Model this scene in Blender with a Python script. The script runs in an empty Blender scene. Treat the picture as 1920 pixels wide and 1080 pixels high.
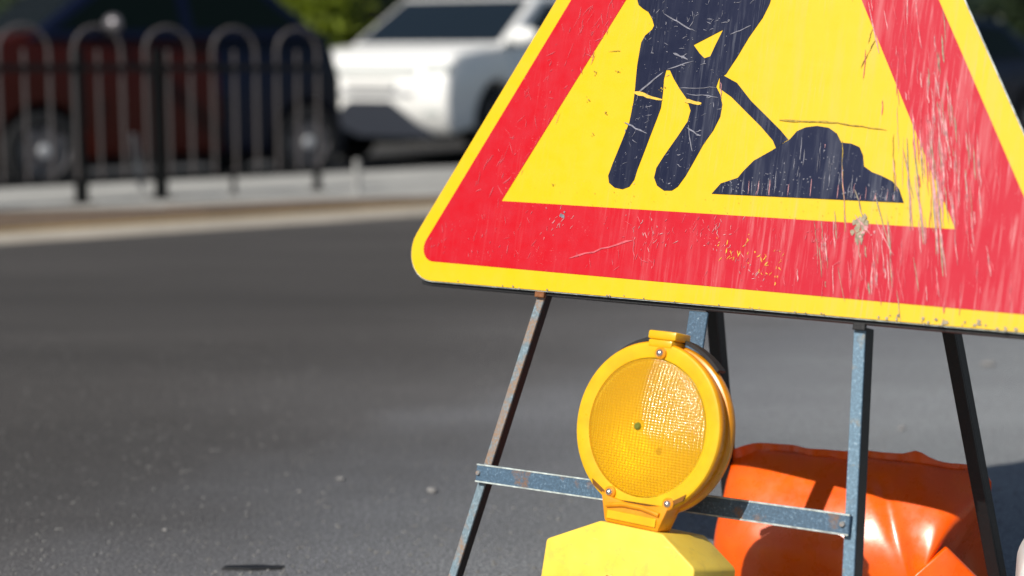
import bpy, bmesh, math, random
from mathutils import Vector, Matrix
random.seed(7)
S = bpy.context.scene
COL = S.collection
R = math.radians

# ------------------------------------------------------------------ camera, world, sun, exposure
cam_d = bpy.data.cameras.new('camera')
cam = bpy.data.objects.new('camera', cam_d)
COL.objects.link(cam)
cam.location = (0, 0, 0.8)
cam.rotation_euler = (R(90 - 8.0), 0, 0)
cam_d.sensor_width = 36
cam_d.lens = 56.25
cam_d.clip_start = 0.05
cam_d.clip_end = 2000
cam_d.dof.use_dof = True
cam_d.dof.focus_distance = 2.08
cam_d.dof.aperture_fstop = 2.5
S.camera = cam

W = bpy.data.worlds.new('World')
S.world = W
W.use_nodes = True
wn = W.node_tree
bgn = wn.nodes['Background']
sky = wn.nodes.new('ShaderNodeTexSky')
sky.sky_type = 'NISHITA'
sky.sun_disc = False
sky.sun_elevation = R(42)
sky.sun_rotation = R(222)
wn.links.new(sky.outputs[0], bgn.inputs[0])
bgn.inputs[1].default_value = 0.06

sun_d = bpy.data.lights.new('sun', 'SUN')
sun_d.energy = 4.3
sun_d.angle = R(0.5)
sun_d.color = (1.0, 0.95, 0.87)
sun = bpy.data.objects.new('sun', sun_d)
COL.objects.link(sun)
SUN = Vector((-0.497, -0.552, 0.669)).normalized()
sun.rotation_euler = (-SUN).to_track_quat('-Z', 'Y').to_euler()
sun.location = SUN * 30

S.view_settings.view_transform = 'Standard'
S.view_settings.look = 'None'
S.view_settings.exposure = 0.18
S.view_settings.gamma = 1.0
S.view_settings.use_curve_mapping = False
S.render.engine = 'CYCLES'
S.cycles.use_denoising = True
S.cycles.max_bounces = 8
S.cycles.transparent_max_bounces = 12


# ------------------------------------------------------------------ material helpers
def new_mat(name):
    m = bpy.data.materials.new(name)
    m.use_nodes = True
    nt = m.node_tree
    return m, nt, nt.nodes['Principled BSDF']


def N(nt, kind, **kw):
    n = nt.nodes.new(kind)
    for k, v in kw.items():
        setattr(n, k, v)
    return n


def rgb(c):
    return (c[0], c[1], c[2], 1)


def coords(nt, scale=(1, 1, 1), rot=(0, 0, 0), src='Object'):
    tc = N(nt, 'ShaderNodeTexCoord')
    mp = N(nt, 'ShaderNodeMapping')
    mp.inputs['Scale'].default_value = scale
    mp.inputs['Rotation'].default_value = rot
    nt.links.new(tc.outputs[src], mp.inputs[0])
    return mp.outputs[0]


def noise(nt, vec, scale, detail=4, rough=0.55):
    n = N(nt, 'ShaderNodeTexNoise')
    n.inputs['Scale'].default_value = scale
    n.inputs['Detail'].default_value = detail
    n.inputs['Roughness'].default_value = rough
    nt.links.new(vec, n.inputs['Vector'])
    return n.outputs['Fac']


def ramp(nt, fac, stops):
    r = N(nt, 'ShaderNodeValToRGB')
    els = r.color_ramp.elements
    while len(els) < len(stops):
        els.new(0.5)
    for e, (p, c) in zip(els, stops):
        e.position = p
        e.color = rgb(c) if hasattr(c, '__len__') else (c, c, c, 1)
    nt.links.new(fac, r.inputs[0])
    return r.outputs[0]


def mixc(nt, fac, a, b, mode='MIX'):
    m = N(nt, 'ShaderNodeMix', data_type='RGBA', blend_type=mode)
    for s, v in ((m.inputs[0], fac), (m.inputs[6], a), (m.inputs[7], b)):
        if hasattr(v, 'is_linked'):
            nt.links.new(v, s)
        elif hasattr(v, '__len__'):
            s.default_value = rgb(v)
        else:
            s.default_value = v
    return m.outputs[2]


def mth(nt, op, a, b=0.0):
    m = N(nt, 'ShaderNodeMath', operation=op)
    for s, v in ((m.inputs[0], a), (m.inputs[1], b)):
        if hasattr(v, 'is_linked'):
            nt.links.new(v, s)
        else:
            s.default_value = v
    return m.outputs[0]


def bump(nt, bs, h, strength, dist):
    b = N(nt, 'ShaderNodeBump')
    b.inputs['Strength'].default_value = strength
    b.inputs['Distance'].default_value = dist
    nt.links.new(h, b.inputs['Height'])
    nt.links.new(b.outputs[0], bs.inputs['Normal'])


def plain(name, c, rough=0.5, metal=0.0, spec=0.5, var=0.12, vscale=25.0, coat=0.0, bmp=0.0):
    """paint / plastic: base colour with a little procedural mottling and grime"""
    m, nt, bs = new_mat(name)
    v = coords(nt)
    f = noise(nt, v, vscale, 5)
    lo = tuple(x * (1 - var) for x in c)
    hi = tuple(min(1, x * (1 + var)) for x in c)
    nt.links.new(ramp(nt, f, [(0.3, lo), (0.7, hi)]), bs.inputs['Base Color'])
    nt.links.new(ramp(nt, noise(nt, v, vscale * 2.3, 3), [(0.3, rough * 0.85), (0.7, min(1, rough * 1.15))]), bs.inputs['Roughness'])
    bs.inputs['Metallic'].default_value = metal
    bs.inputs['Specular IOR Level'].default_value = spec
    bs.inputs['Coat Weight'].default_value = coat
    bs.inputs['Coat Roughness'].default_value = 0.06
    if bmp:
        bump(nt, bs, noise(nt, v, vscale * 4, 4), 0.4, bmp)
    return m


def sheeting(name, base, worn, faded, amount, spec=.3):
    """reflective sheeting on the sign: fading plus fine rubbed streaks, denser toward one end"""
    m, nt, bs = new_mat(name)
    v = coords(nt)
    sep = N(nt, 'ShaderNodeSeparateXYZ')
    nt.links.new(v, sep.inputs[0])
    mr = N(nt, 'ShaderNodeMapRange', interpolation_type='SMOOTHSTEP')
    mr.inputs[1].default_value = -0.3
    mr.inputs[2].default_value = 0.32
    nt.links.new(sep.outputs[0], mr.inputs[0])
    wear = mr.outputs[0]
    col = mixc(nt, mth(nt, 'MULTIPLY', wear, 0.75), base, faded)
    mot = noise(nt, v, 38, 5)
    col = mixc(nt, ramp(nt, mot, [(0.35, 0.0), (0.75, 0.35)]), col, faded)
    # long rubbed streaks
    sv = coords(nt, (210, 9, 1), (0, 0, R(8)))
    st = noise(nt, sv, 1.0, 6, 0.65)
    patch = noise(nt, v, 9, 3)
    k = mth(nt, 'MULTIPLY', ramp(nt, st, [(0.52, 0.0), (0.68, 1.0)]), ramp(nt, patch, [(0.42, 0.0), (0.58, 1.0)]))
    k = mth(nt, 'MULTIPLY', k, mth(nt, 'ADD', mth(nt, 'MULTIPLY', wear, 0.9), 0.12))
    col = mixc(nt, mth(nt, 'MULTIPLY', k, amount), col, worn)
    # broader smears where the film has gone milky
    sm = noise(nt, coords(nt, (62, 5, 1), (0, 0, R(10))), 1.0, 5, 0.6)
    k2 = mth(nt, 'MULTIPLY', ramp(nt, sm, [(0.50, 0.0), (0.72, 1.0)]), mth(nt, 'MULTIPLY', wear, 0.6))
    col = mixc(nt, mth(nt, 'MULTIPLY', k2, amount), col, worn)
    # tiny chips
    ch = noise(nt, v, 420, 2)
    gate = noise(nt, v, 26, 3)
    c2 = mth(nt, 'MULTIPLY', ramp(nt, ch, [(0.66, 0.0), (0.72, 1.0)]), ramp(nt, gate, [(0.52, 0.0), (0.66, 1.0)]))
    col = mixc(nt, mth(nt, 'MULTIPLY', c2, amount * 0.8), col, worn)
    nt.links.new(col, bs.inputs['Base Color'])
    nt.links.new(ramp(nt, mot, [(0.3, 0.38), (0.7, 0.55)]), bs.inputs['Roughness'])
    bs.inputs['Specular IOR Level'].default_value = spec
    bump(nt, bs, noise(nt, v, 60, 4), 0.25, 0.0008)
    return m


def painted_steel(name, base, chip, rust, rust_at=0.62):
    m, nt, bs = new_mat(name)
    v = coords(nt)
    f = noise(nt, v, 260, 7, 0.7)
    g = noise(nt, v, 24, 5)
    col = ramp(nt, f, [(0.30, tuple(x * 0.7 for x in base)), (0.50, base), (0.60, tuple(x * 1.35 for x in base)), (0.74, chip)])
    r2 = mth(nt, 'MULTIPLY', ramp(nt, g, [(rust_at - 0.06, 0.0), (rust_at + 0.02, 1.0)]), ramp(nt, noise(nt, v, 330, 4), [(0.4, 0.35), (0.6, 1.0)]))
    col = mixc(nt, r2, col, rust)
    nt.links.new(col, bs.inputs['Base Color'])
    bs.inputs['Roughness'].default_value = 0.55
    bump(nt, bs, f, 0.5, 0.0012)
    return m


M = {}
M['yellow_sheet'] = sheeting('yellow_sheet', (0.79, 0.50, 0.003), (0.58, 0.44, 0.18), (0.78, 0.505, 0.03), 0.5)
M['red_sheet'] = sheeting('red_sheet', (0.55, 0.0018, 0.010), (0.62, 0.24, 0.25), (0.49, 0.018, 0.040), 0.8)
M['navy_print'] = sheeting('navy_print', (0.010, 0.013, 0.034), (0.16, 0.17, 0.21), (0.019, 0.024, 0.056), 0.8, .12)
M['plate_edge'] = plain('plate_edge', (0.42, 0.47, 0.45), 0.5, var=0.45, vscale=90)
M['plate_back'] = plain('plate_back', (0.05, 0.055, 0.06), 0.5)
M['steel'] = painted_steel('steel', (0.062, 0.115, 0.175), (0.38, 0.46, 0.48), (0.20, 0.11, 0.06))
M['steel_leg'] = painted_steel('steel_leg', (0.13, 0.215, 0.29), (0.55, 0.60, 0.60), (0.30, 0.24, 0.15))
M['steel_rusty'] = painted_steel('steel_rusty', (0.17, 0.235, 0.275), (0.44, 0.50, 0.50), (0.30, 0.19, 0.12), 0.48)
M['steel_dark'] = painted_steel('steel_dark', (0.006, 0.006, 0.007), (0.03, 0.03, 0.03), (0.03, 0.012, 0.006), .70)  # near-black steel; carries painted shade on leg flanges and rear legs
M['rust'] = plain('rust', (0.20, 0.075, 0.025), 0.8, var=0.5, vscale=200)
M['scratch_pale'] = plain('scratch_pale', (0.58, 0.27, 0.28), 0.6, var=0.45, vscale=120)
M['scratch_pink'] = plain('scratch_pink', (0.60, 0.095, 0.12), 0.6, var=0.3, vscale=120)
M['scratch_grey'] = plain('scratch_grey', (0.30, 0.25, 0.17), 0.6, var=0.5, vscale=150)
M['scratch_dark'] = plain('scratch_dark', (0.36, 0.24, 0.02), 0.6, var=0.5, vscale=150)
M['scratch_blue'] = plain('scratch_blue', (0.20, 0.20, 0.24), 0.6, var=0.4, vscale=150)
M['scratch_yellow'] = plain('scratch_yellow', (0.76, 0.48, 0.05), 0.6, var=0.15, vscale=150)
M['amber'] = plain('amber', (0.78, 0.44, 0.004), 0.32, spec=0.5, var=0.10, vscale=40, coat=0.2)
M['amber_dark'] = plain('amber_dark', (0.76, 0.29, 0.004), 0.3, spec=0.5, var=0.14, vscale=40, coat=0.3)
M['ridge'] = plain('ridge', (0.50, 0.20, 0.002), 0.4)  # dark amber for the refraction lines drawn behind the lens
M['reflector'] = plain('reflector', (0.95, 0.90, 0.62), 0.60, metal=0.65, var=0.05)
M['lamp_brown'] = plain('lamp_brown', (0.20, 0.075, 0.008), 0.4, var=0.3)


def box_mat():
    m, nt, bs = new_mat('box_yellow')
    v = coords(nt)
    col = ramp(nt, noise(nt, v, 30, 5), [(0.3, (0.86, 0.58, 0.060)), (0.7, (0.92, 0.66, 0.085))])
    dirt = mth(nt, 'MULTIPLY', ramp(nt, noise(nt, v, 46, 7, 0.7), [(0.52, 0.0), (0.72, 1.0)]), ramp(nt, noise(nt, v, 8, 3), [(0.4, 0.1), (0.65, 0.6)]))
    col = mixc(nt, dirt, col, (0.42, 0.29, 0.09))
    scuff = ramp(nt, noise(nt, coords(nt, (30, 240, 60), (0, 0, R(24))), 1.0, 4, 0.7), [(0.64, 0.0), (0.72, 0.5)])
    col = mixc(nt, scuff, col, (0.80, 0.68, 0.28))
    nt.links.new(col, bs.inputs['Base Color'])
    bs.inputs['Roughness'].default_value = 0.45
    bs.inputs['Specular IOR Level'].default_value = 0.4
    bump(nt, bs, noise(nt, v, 60, 4), 0.2, 0.001)
    return m


M['box_yellow'] = box_mat()
M['screw'] = plain('screw', (0.72, 0.62, 0.55), 0.22, metal=0.9, var=0.2, vscale=200)
M['black_rubber'] = plain('black_rubber', (0.012, 0.012, 0.013), 0.6)
M['bulb'] = plain('bulb', (0.16, 0.17, 0.02), 0.2)
M['white_plastic'] = plain('white_plastic', (0.72, 0.72, 0.70), 0.4, var=0.05)


def lens_mat():
    m, nt, bs = new_mat('amber_lens')
    bs.inputs['Base Color'].default_value = (0.84, 0.48, 0.005, 1)
    bs.inputs['Roughness'].default_value = 0.10
    bs.inputs['Specular IOR Level'].default_value = 1.0
    bs.inputs['Coat Weight'].default_value = 0.8
    bs.inputs['Coat Roughness'].default_value = 0.07
    tr = N(nt, 'ShaderNodeBsdfTransparent')
    tr.inputs[0].default_value = (1.0, 0.80, 0.07, 1)
    mx = N(nt, 'ShaderNodeMixShader')
    mx.inputs[0].default_value = 0.42
    nt.links.new(tr.outputs[0], mx.inputs[1])
    nt.links.new(bs.outputs[0], mx.inputs[2])
    nt.links.new(mx.outputs[0], nt.nodes['Material Output'].inputs[0])
    return m


M['lens'] = lens_mat()


def bag_mat():
    m, nt, bs = new_mat('orange_pvc')
    v = coords(nt)
    f = noise(nt, v, 14, 6, 0.65)
    nt.links.new(ramp(nt, f, [(0.3, (0.88, 0.085, 0.001)), (0.7, (0.94, 0.135, 0.0012))]), bs.inputs['Base Color'])
    nt.links.new(ramp(nt, noise(nt, v, 50, 5), [(0.35, 0.24), (0.7, 0.38)]), bs.inputs['Roughness'])
    bs.inputs['Specular IOR Level'].default_value = 0.7
    bump(nt, bs, noise(nt, v, 26, 5), 0.2, 0.002)
    return m


M['bag'] = bag_mat()


def asphalt_mat():
    m, nt, bs = new_mat('asphalt')
    v = coords(nt)
    fine = noise(nt, v, 360, 4, 0.75)
    agg = noise(nt, v, 165, 3, 0.6)
    mid = noise(nt, v, 38, 4, 0.6)
    vor = N(nt, 'ShaderNodeTexVoronoi', feature='F1')
    vor.inputs['Scale'].default_value = 330
    nt.links.new(v, vor.inputs['Vector'])
    big = noise(nt, coords(nt, (0.22, 0.9, 1), (0, 0, R(-37))), 1.6, 4)
    grain = mth(nt, 'ADD', mth(nt, 'MULTIPLY', fine, 0.5), mth(nt, 'MULTIPLY', agg, 0.5))
    col = ramp(nt, grain, [(0.34, (0.020, 0.019, 0.019)), (0.48, (0.066, 0.063, 0.061)), (0.56, (0.105, 0.100, 0.096)), (0.66, (0.26, 0.25, 0.235))])
    # single pale aggregate stones in the binder
    sep_c = N(nt, 'ShaderNodeSeparateColor')
    nt.links.new(vor.outputs['Color'], sep_c.inputs[0])
    stone = mth(nt, 'MULTIPLY', ramp(nt, sep_c.outputs[0], [(0.80, 0.0), (0.86, 1.0)]), ramp(nt, vor.outputs['Distance'], [(0.25, 1.0), (0.42, 0.0)]))
    col = mixc(nt, mth(nt, 'MULTIPLY', stone, 0.55), col, (0.24, 0.235, 0.225))
    col = mixc(nt, ramp(nt, mid, [(0.4, 0.0), (0.75, 0.3)]), col, (0.045, 0.043, 0.042))
    col = mixc(nt, 1.0, col, ramp(nt, big, [(0.30, 0.72), (0.70, 1.10)]), 'MULTIPLY')
    # colour gain rising toward the near right, paler and bluer
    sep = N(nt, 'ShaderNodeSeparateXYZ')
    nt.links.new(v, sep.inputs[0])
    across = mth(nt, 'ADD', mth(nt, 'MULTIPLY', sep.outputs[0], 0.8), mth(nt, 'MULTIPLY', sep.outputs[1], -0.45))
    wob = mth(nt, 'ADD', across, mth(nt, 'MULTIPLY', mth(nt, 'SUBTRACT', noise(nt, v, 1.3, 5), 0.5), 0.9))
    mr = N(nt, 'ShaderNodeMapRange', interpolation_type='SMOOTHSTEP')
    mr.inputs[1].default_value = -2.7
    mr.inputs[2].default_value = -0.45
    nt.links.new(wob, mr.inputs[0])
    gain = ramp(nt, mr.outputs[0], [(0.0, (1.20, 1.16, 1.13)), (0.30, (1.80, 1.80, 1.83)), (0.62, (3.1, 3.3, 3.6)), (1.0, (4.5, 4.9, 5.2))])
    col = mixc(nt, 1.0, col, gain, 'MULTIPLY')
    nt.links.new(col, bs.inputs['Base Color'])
    bs.inputs['Roughness'].default_value = 0.75
    bs.inputs['Specular IOR Level'].default_value = 0.3
    bump(nt, bs, mth(nt, 'ADD', grain, mth(nt, 'MULTIPLY', stone, 0.15)), 1.0, 0.010)
    return m


M['asphalt'] = asphalt_mat()


def gritty(name, c, var=0.3, scale=30, rough=0.8):
    m, nt, bs = new_mat(name)
    v = coords(nt)
    f = noise(nt, v, scale, 6, 0.65)
    b = noise(nt, v, 1.7, 4)
    col = ramp(nt, f, [(0.25, tuple(x * (1 - var) for x in c)), (0.75, tuple(min(1, x * (1 + var)) for x in c))])
    col = mixc(nt, 1.0, col, ramp(nt, b, [(0.3, 0.8), (0.7, 1.1)]), 'MULTIPLY')
    nt.links.new(col, bs.inputs['Base Color'])
    bs.inputs['Roughness'].default_value = rough
    bump(nt, bs, f, 0.6, 0.003)
    return m


M['concrete'] = gritty('concrete', (0.38, 0.34, 0.28))
M['paving'] = gritty('paving', (0.37, 0.365, 0.34), 0.2)
M['kerb_brown'] = gritty('kerb_brown', (0.13, 0.09, 0.06), 0.4)
M['ochre_paint'] = gritty('ochre_paint', (0.26, 0.18, 0.075), 0.35)
M['parking_asphalt'] = gritty('parking_asphalt', (0.04, 0.04, 0.042), 0.4)
M['far_ground'] = gritty('far_ground', (0.09, 0.085, 0.075), 0.3, 4)
M['stone'] = gritty('stone', (0.27, 0.26, 0.25), 0.25, 90)
M['grit'] = gritty('grit', (0.17, 0.166, 0.16), 0.6, 300)
M['tar'] = gritty('tar', (0.012, 0.012, 0.013), 0.3, 60, 0.5)

M['car_navy'] = plain('car_navy', (0.002, 0.004, 0.017), 0.33, spec=0.25, var=0.05, coat=0.05)
M['car_red_reflection'] = plain('car_red_reflection', (0.034, 0.0038, 0.0016), 0.35, spec=0.2, var=0.08, coat=0.04)  # reddish reflection on the navy bodywork, put into the colour
M['car_white'] = plain('car_white', (0.90, 0.90, 0.87), 0.3, spec=0.5, var=0.02, coat=0.5)
M['car_glass'] = plain('car_glass', (0.003, 0.006, 0.005), 0.08, spec=0.14, var=0.1)
M['screen_glass'] = plain('screen_glass', (0.008, 0.013, 0.017), 0.06, spec=0.55, var=0.1)
M['tyre'] = plain('tyre', (0.014, 0.014, 0.015), 0.8)
M['alloy'] = plain('alloy', (0.20, 0.19, 0.20), 0.35, metal=0.6)
M['hub_chrome'] = plain('hub_chrome', (0.75, 0.75, 0.76), 0.2, metal=0.3)
M['car_black'] = plain('car_black', (0.006, 0.006, 0.008), 0.6, spec=0.15)
M['bumper_shade'] = plain('bumper_shade', (0.030, 0.035, 0.048), 0.6, spec=0.2)  # bluish dark tone for the shadow painted on the white car's bumper
M['car_grey'] = plain('car_grey', (0.33, 0.34, 0.36), 0.35, coat=0.3)
M['headlight'] = plain('headlight', (0.55, 0.58, 0.56), 0.1, spec=0.8)
M['taillight'] = plain('taillight', (0.25, 0.01, 0.01), 0.15, spec=0.8)
M['number_plate'] = plain('number_plate', (0.7, 0.7, 0.68), 0.4)
M['rail_black'] = plain('rail_black', (0.004, 0.004, 0.004), 0.5, spec=0.3)
M['rail_grey'] = plain('rail_grey', (0.090, 0.080, 0.080), 0.38, spec=0.6)
M['bollard_grey'] = plain('bollard_grey', (0.26, 0.26, 0.25), 0.5)
M['bark'] = gritty('bark', (0.09, 0.065, 0.045), 0.4, 20)
M['pale_green'] = plain('pale_green', (0.36, 0.45, 0.33), 0.45)
M['teal_glass'] = plain('teal_glass', (0.006, 0.035, 0.045), 0.1, spec=0.5)
M['dark_stone'] = gritty('dark_stone', (0.035, 0.037, 0.04), 0.3, 6)
M['cream_stone'] = gritty('cream_stone', (0.42, 0.38, 0.32), 0.2, 6)
M['frame_dark'] = plain('frame_dark', (0.03, 0.035, 0.035), 0.4)


def leaf_mat(name, a, b):
    m, nt, bs = new_mat(name)
    v = coords(nt)
    nt.links.new(ramp(nt, noise(nt, v, 9, 3), [(0.3, a), (0.7, b)]), bs.inputs['Base Color'])
    bs.inputs['Roughness'].default_value = 0.5
    tl = N(nt, 'ShaderNodeBsdfTranslucent')
    tl.inputs[0].default_value = (b[0] * 1.6, b[1] * 1.6, b[2], 1)
    mx = N(nt, 'ShaderNodeMixShader')
    mx.inputs[0].default_value = 0.3
    nt.links.new(bs.outputs[0], mx.inputs[1])
    nt.links.new(tl.outputs[0], mx.inputs[2])
    nt.links.new(mx.outputs[0], nt.nodes['Material Output'].inputs[0])
    return m


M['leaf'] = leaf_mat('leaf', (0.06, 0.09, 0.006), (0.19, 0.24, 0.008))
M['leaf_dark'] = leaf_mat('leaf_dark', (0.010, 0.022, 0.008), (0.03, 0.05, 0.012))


# ------------------------------------------------------------------ geometry helpers
class MB:
    def __init__(self):
        self.v, self.f = [], []

    def add(self, vs, fs):
        o = len(self.v)
        self.v += [tuple(p) for p in vs]
        self.f += [tuple(i + o for i in f) for f in fs]

    def box(self, a, b):
        x0, y0, z0 = a
        x1, y1, z1 = b
        self.add([(x0, y0, z0), (x1, y0, z0), (x1, y1, z0), (x0, y1, z0), (x0, y0, z1), (x1, y0, z1), (x1, y1, z1), (x0, y1, z1)],
                 [(3, 2, 1, 0), (4, 5, 6, 7), (0, 1, 5, 4), (1, 2, 6, 5), (2, 3, 7, 6), (3, 0, 4, 7)])

    def prism(self, poly, z0, z1, f=None):
        """polygon (x,y) extruded along z; f maps local to final"""
        f = f or (lambda p: p)
        n = len(poly)
        vs = [f((x, y, z0)) for x, y in poly] + [f((x, y, z1)) for x, y in poly]
        self.add(vs, [tuple(range(n - 1, -1, -1)), tuple(range(n, 2 * n))] + [(i, (i + 1) % n, n + (i + 1) % n, n + i) for i in range(n)])

    def bar(self, p, q, side, depth, w0, w1, d0, d1):
        """a straight bar from p to q with cross-section along unit vectors side/depth"""
        p, q, side, depth = map(Vector, (p, q, side, depth))
        vs = [c + side * w + depth * d for c in (p, q) for w, d in ((w0, d0), (w1, d0), (w1, d1), (w0, d1))]
        self.add(vs, [(3, 2, 1, 0), (4, 5, 6, 7), (0, 1, 5, 4), (1, 2, 6, 5), (2, 3, 7, 6), (3, 0, 4, 7)])

    def tube(self, pts, r, n=10, caps=True):
        pts = [Vector(p) for p in pts]
        rs = r if hasattr(r, '__len__') else [r] * len(pts)
        rings = []
        up = None
        for i, p in enumerate(pts):
            t = (pts[min(i + 1, len(pts) - 1)] - pts[max(i - 1, 0)]).normalized()
            if up is None:
                up = t.orthogonal().normalized()
            a = (up - t * up.dot(t)).normalized()
            up = a
            b = t.cross(a)
            rings.append([p + (a * math.cos(k * 2 * math.pi / n) + b * math.sin(k * 2 * math.pi / n)) * rs[i] for k in range(n)])
        vs = [v for rg in rings for v in rg]
        fs = [(i * n + k, i * n + (k + 1) % n, (i + 1) * n + (k + 1) % n, (i + 1) * n + k) for i in range(len(pts) - 1) for k in range(n)]
        if caps:
            fs += [tuple(range(n - 1, -1, -1)), tuple(range((len(pts) - 1) * n, len(pts) * n))]
        self.add(vs, fs)

    def lathe(self, prof, n=48, f=None):
        """prof: (r,z) pairs round the z axis"""
        f = f or (lambda p: p)
        vs, fs = [], []
        for r, z in prof:
            vs += [f((r * math.cos(k * 2 * math.pi / n), r * math.sin(k * 2 * math.pi / n), z)) for k in range(n)]
        for i in range(len(prof) - 1):
            for k in range(n):
                fs.append((i * n + k, i * n + (k + 1) % n, (i + 1) * n + (k + 1) % n, (i + 1) * n + k))
        self.add(vs, fs)

    def mesh(self, name, mat, smooth=False, bevel=0.0, seg=2, auto=35):
        me = bpy.data.meshes.new(name)
        me.from_pydata(self.v, [], self.f)
        me.validate()
        bm = bmesh.new()
        bm.from_mesh(me)
        if bevel:
            bmesh.ops.remove_doubles(bm, verts=bm.verts, dist=1e-6)
        bmesh.ops.recalc_face_normals(bm, faces=bm.faces)
        if bevel:
            es = [e for e in bm.edges if len(e.link_faces) == 2 and e.calc_face_angle(0) > R(25)]
            bmesh.ops.bevel(bm, geom=es, offset=bevel, segments=seg, affect='EDGES', profile=0.5, clamp_overlap=True)
        bm.to_mesh(me)
        bm.free()
        if smooth:
            for p in me.polygons:
                p.use_smooth = True
            me.set_sharp_from_angle(angle=R(auto))
        me.materials.append(mat)
        return me

    def build(self, name, mat, parent=None, **kw):
        return link(name, self.mesh(name, mat, **kw), parent)


def link(name, me, parent=None):
    o = bpy.data.objects.new(name, me)
    COL.objects.link(o)
    if parent:
        o.parent = parent
    return o


def tag(o, label=None, cat=None, group=None, kind=None):
    for k, v in (('label', label), ('category', cat), ('group', group), ('kind', kind)):
        if v:
            o[k] = v
    return o


def empty(name, mat, label, cat, group=None):
    o = bpy.data.objects.new(name, None)
    COL.objects.link(o)
    o.empty_display_size = 0.1
    o.matrix_world = mat if isinstance(mat, Matrix) else Matrix.Translation(mat)
    return tag(o, label, cat, group)


def copy_tree(o, parent=None):
    c = o.copy()
    COL.objects.link(c)
    if parent:
        c.parent = parent
    for ch in list(o.children):
        copy_tree(ch, c)
    return c


def basis(o, x, y, z):
    return Matrix(((x[0], y[0], z[0], o[0]), (x[1], y[1], z[1], o[1]), (x[2], y[2], z[2], o[2]), (0, 0, 0, 1)))


def arc(cx, cy, r, a0, a1, n):
    return [(cx + r * math.cos(R(a0 + (a1 - a0) * i / n)), cy + r * math.sin(R(a0 + (a1 - a0) * i / n))) for i in range(n + 1)]


# ------------------------------------------------------------------ ground and kerb line
DV = Vector((0.8, 0.6, 0))        # along the far kerb
MV = Vector((-0.6, 0.8, 0))       # across the road, away from the viewer


def K(t, m, z):
    p = DV * t + MV * m
    return (p.x, p.y, z)


def strip(name, lo, hi, z, mat, thick=0.2):
    """a slab between two polylines given as (t,m) with the same number of points"""
    mb = MB()
    n = len(lo)
    vs = [K(t, m, z) for t, m in lo] + [K(t, m, z) for t, m in hi]
    vs += [K(t, m, z - thick) for t, m in lo] + [K(t, m, z - thick) for t, m in hi]
    fs = []
    for i in range(n - 1):
        fs.append((i, i + 1, n + i + 1, n + i))
        fs.append((i, 2 * n + i, 2 * n + i + 1, i + 1))
        fs.append((n + i, n + i + 1, 3 * n + i + 1, 3 * n + i))
    mb.add(vs, fs)
    return tag(mb.build(name, mat), kind='structure')


g = MB()
g.add([(-600, -600, -0.16), (600, -600, -0.16), (600, 900, -0.16), (-600, 900, -0.16)], [(0, 1, 2, 3)])
tag(g.build('ground', M['far_ground']), kind='structure')
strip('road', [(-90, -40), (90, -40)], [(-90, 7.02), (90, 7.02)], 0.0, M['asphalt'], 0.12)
strip('gutter', [(-90, 7.021), (90, 7.021)], [(-90, 7.66), (90, 7.66)], 0.004, M['concrete'], 0.12)
strip('painted_line', [(-90, 7.47), (90, 7.47)], [(-90, 7.64), (90, 7.64)], 0.008, M['ochre_paint'], 0.003)
FRONT = [(-90, 8.9), (1.6, 8.9), (2.95, 8.50), (3.79, 8.19), (4.8, 8.05), (5.28, 7.90), (6.2, 7.80), (90, 7.80)]
BACK = [(-90, 10.12), (1.6, 10.12), (2.95, 10.12), (3.79, 10.12), (4.8, 10.05), (5.28, 10.02), (6.2, 9.98), (90, 9.98)]
strip('pavement', FRONT, BACK, 0.022, M['paving'], 0.2)
strip('parking_lane', [(-90, 10.13), (90, 10.0)], [(-90, 15.5), (90, 15.5)], -0.14, M['parking_asphalt'], 0.01)

# brown kerb stones between gutter and pavement, one object each
kerb = tag(bpy.data.objects.new('kerb', None), kind='structure')
COL.objects.link(kerb)


def front_m(t):
    for (a, ma), (b, mb_) in zip(FRONT, FRONT[1:]):
        if a <= t <= b:
            return ma + (mb_ - ma) * (t - a) / (b - a)


t = -4.0
while t < 16:
    w = 0.98 + random.uniform(-.03, .03)
    zz = 0.016 + random.uniform(-.003, .003)
    mb = MB()
    a0, a1 = t + .006, t + w - .006
    mb.add([K(a0, 7.667, zz), K(a1, 7.667, zz), K(a1, front_m(a1) - .006, zz), K(a0, front_m(a0) - .006, zz),
            K(a0, 7.667, -.1), K(a1, 7.667, -.1), K(a1, front_m(a1) - .006, -.1), K(a0, front_m(a0) - .006, -.1)],
           [(0, 1, 2, 3), (7, 6, 5, 4), (0, 4, 5, 1), (1, 5, 6, 2), (2, 6, 7, 3), (3, 7, 4, 0)])
    mb.build('kerb_stone', M['kerb_brown'], kerb, bevel=.012)
    t += w

# loose grit pressed into the asphalt near the camera
gr = MB()
rg = random.Random(3)
for i in range(5200):
    y = 2.3 + 2.4 * rg.random() ** 2.4
    x = rg.uniform(-.40, .40) * y
    r = rg.choice((.0012, .0016, .002, .0026, .0034)) * rg.uniform(.8, 1.25)
    a = rg.random() * 6.28
    c, s = math.cos(a), math.sin(a)
    pts = []
    for k in range(5):
        an = k * 2 * math.pi / 5 + rg.uniform(-.3, .3)
        px, py = r * math.cos(an) * 1.2, r * math.sin(an)
        pts.append((x + px * c - py * s, y + px * s + py * c, .0002))
    top = [(x + (p[0] - x) * .55 + rg.uniform(-.2, .2) * r, y + (p[1] - y) * .55, r * rg.uniform(.45, .8)) for p in pts]
    gr.add(pts + top, [(5, 6, 7, 8, 9)] + [(k, (k + 1) % 5, 5 + (k + 1) % 5, 5 + k) for k in range(5)])
tag(gr.build('road_grit', M['grit']), kind='stuff')

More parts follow.
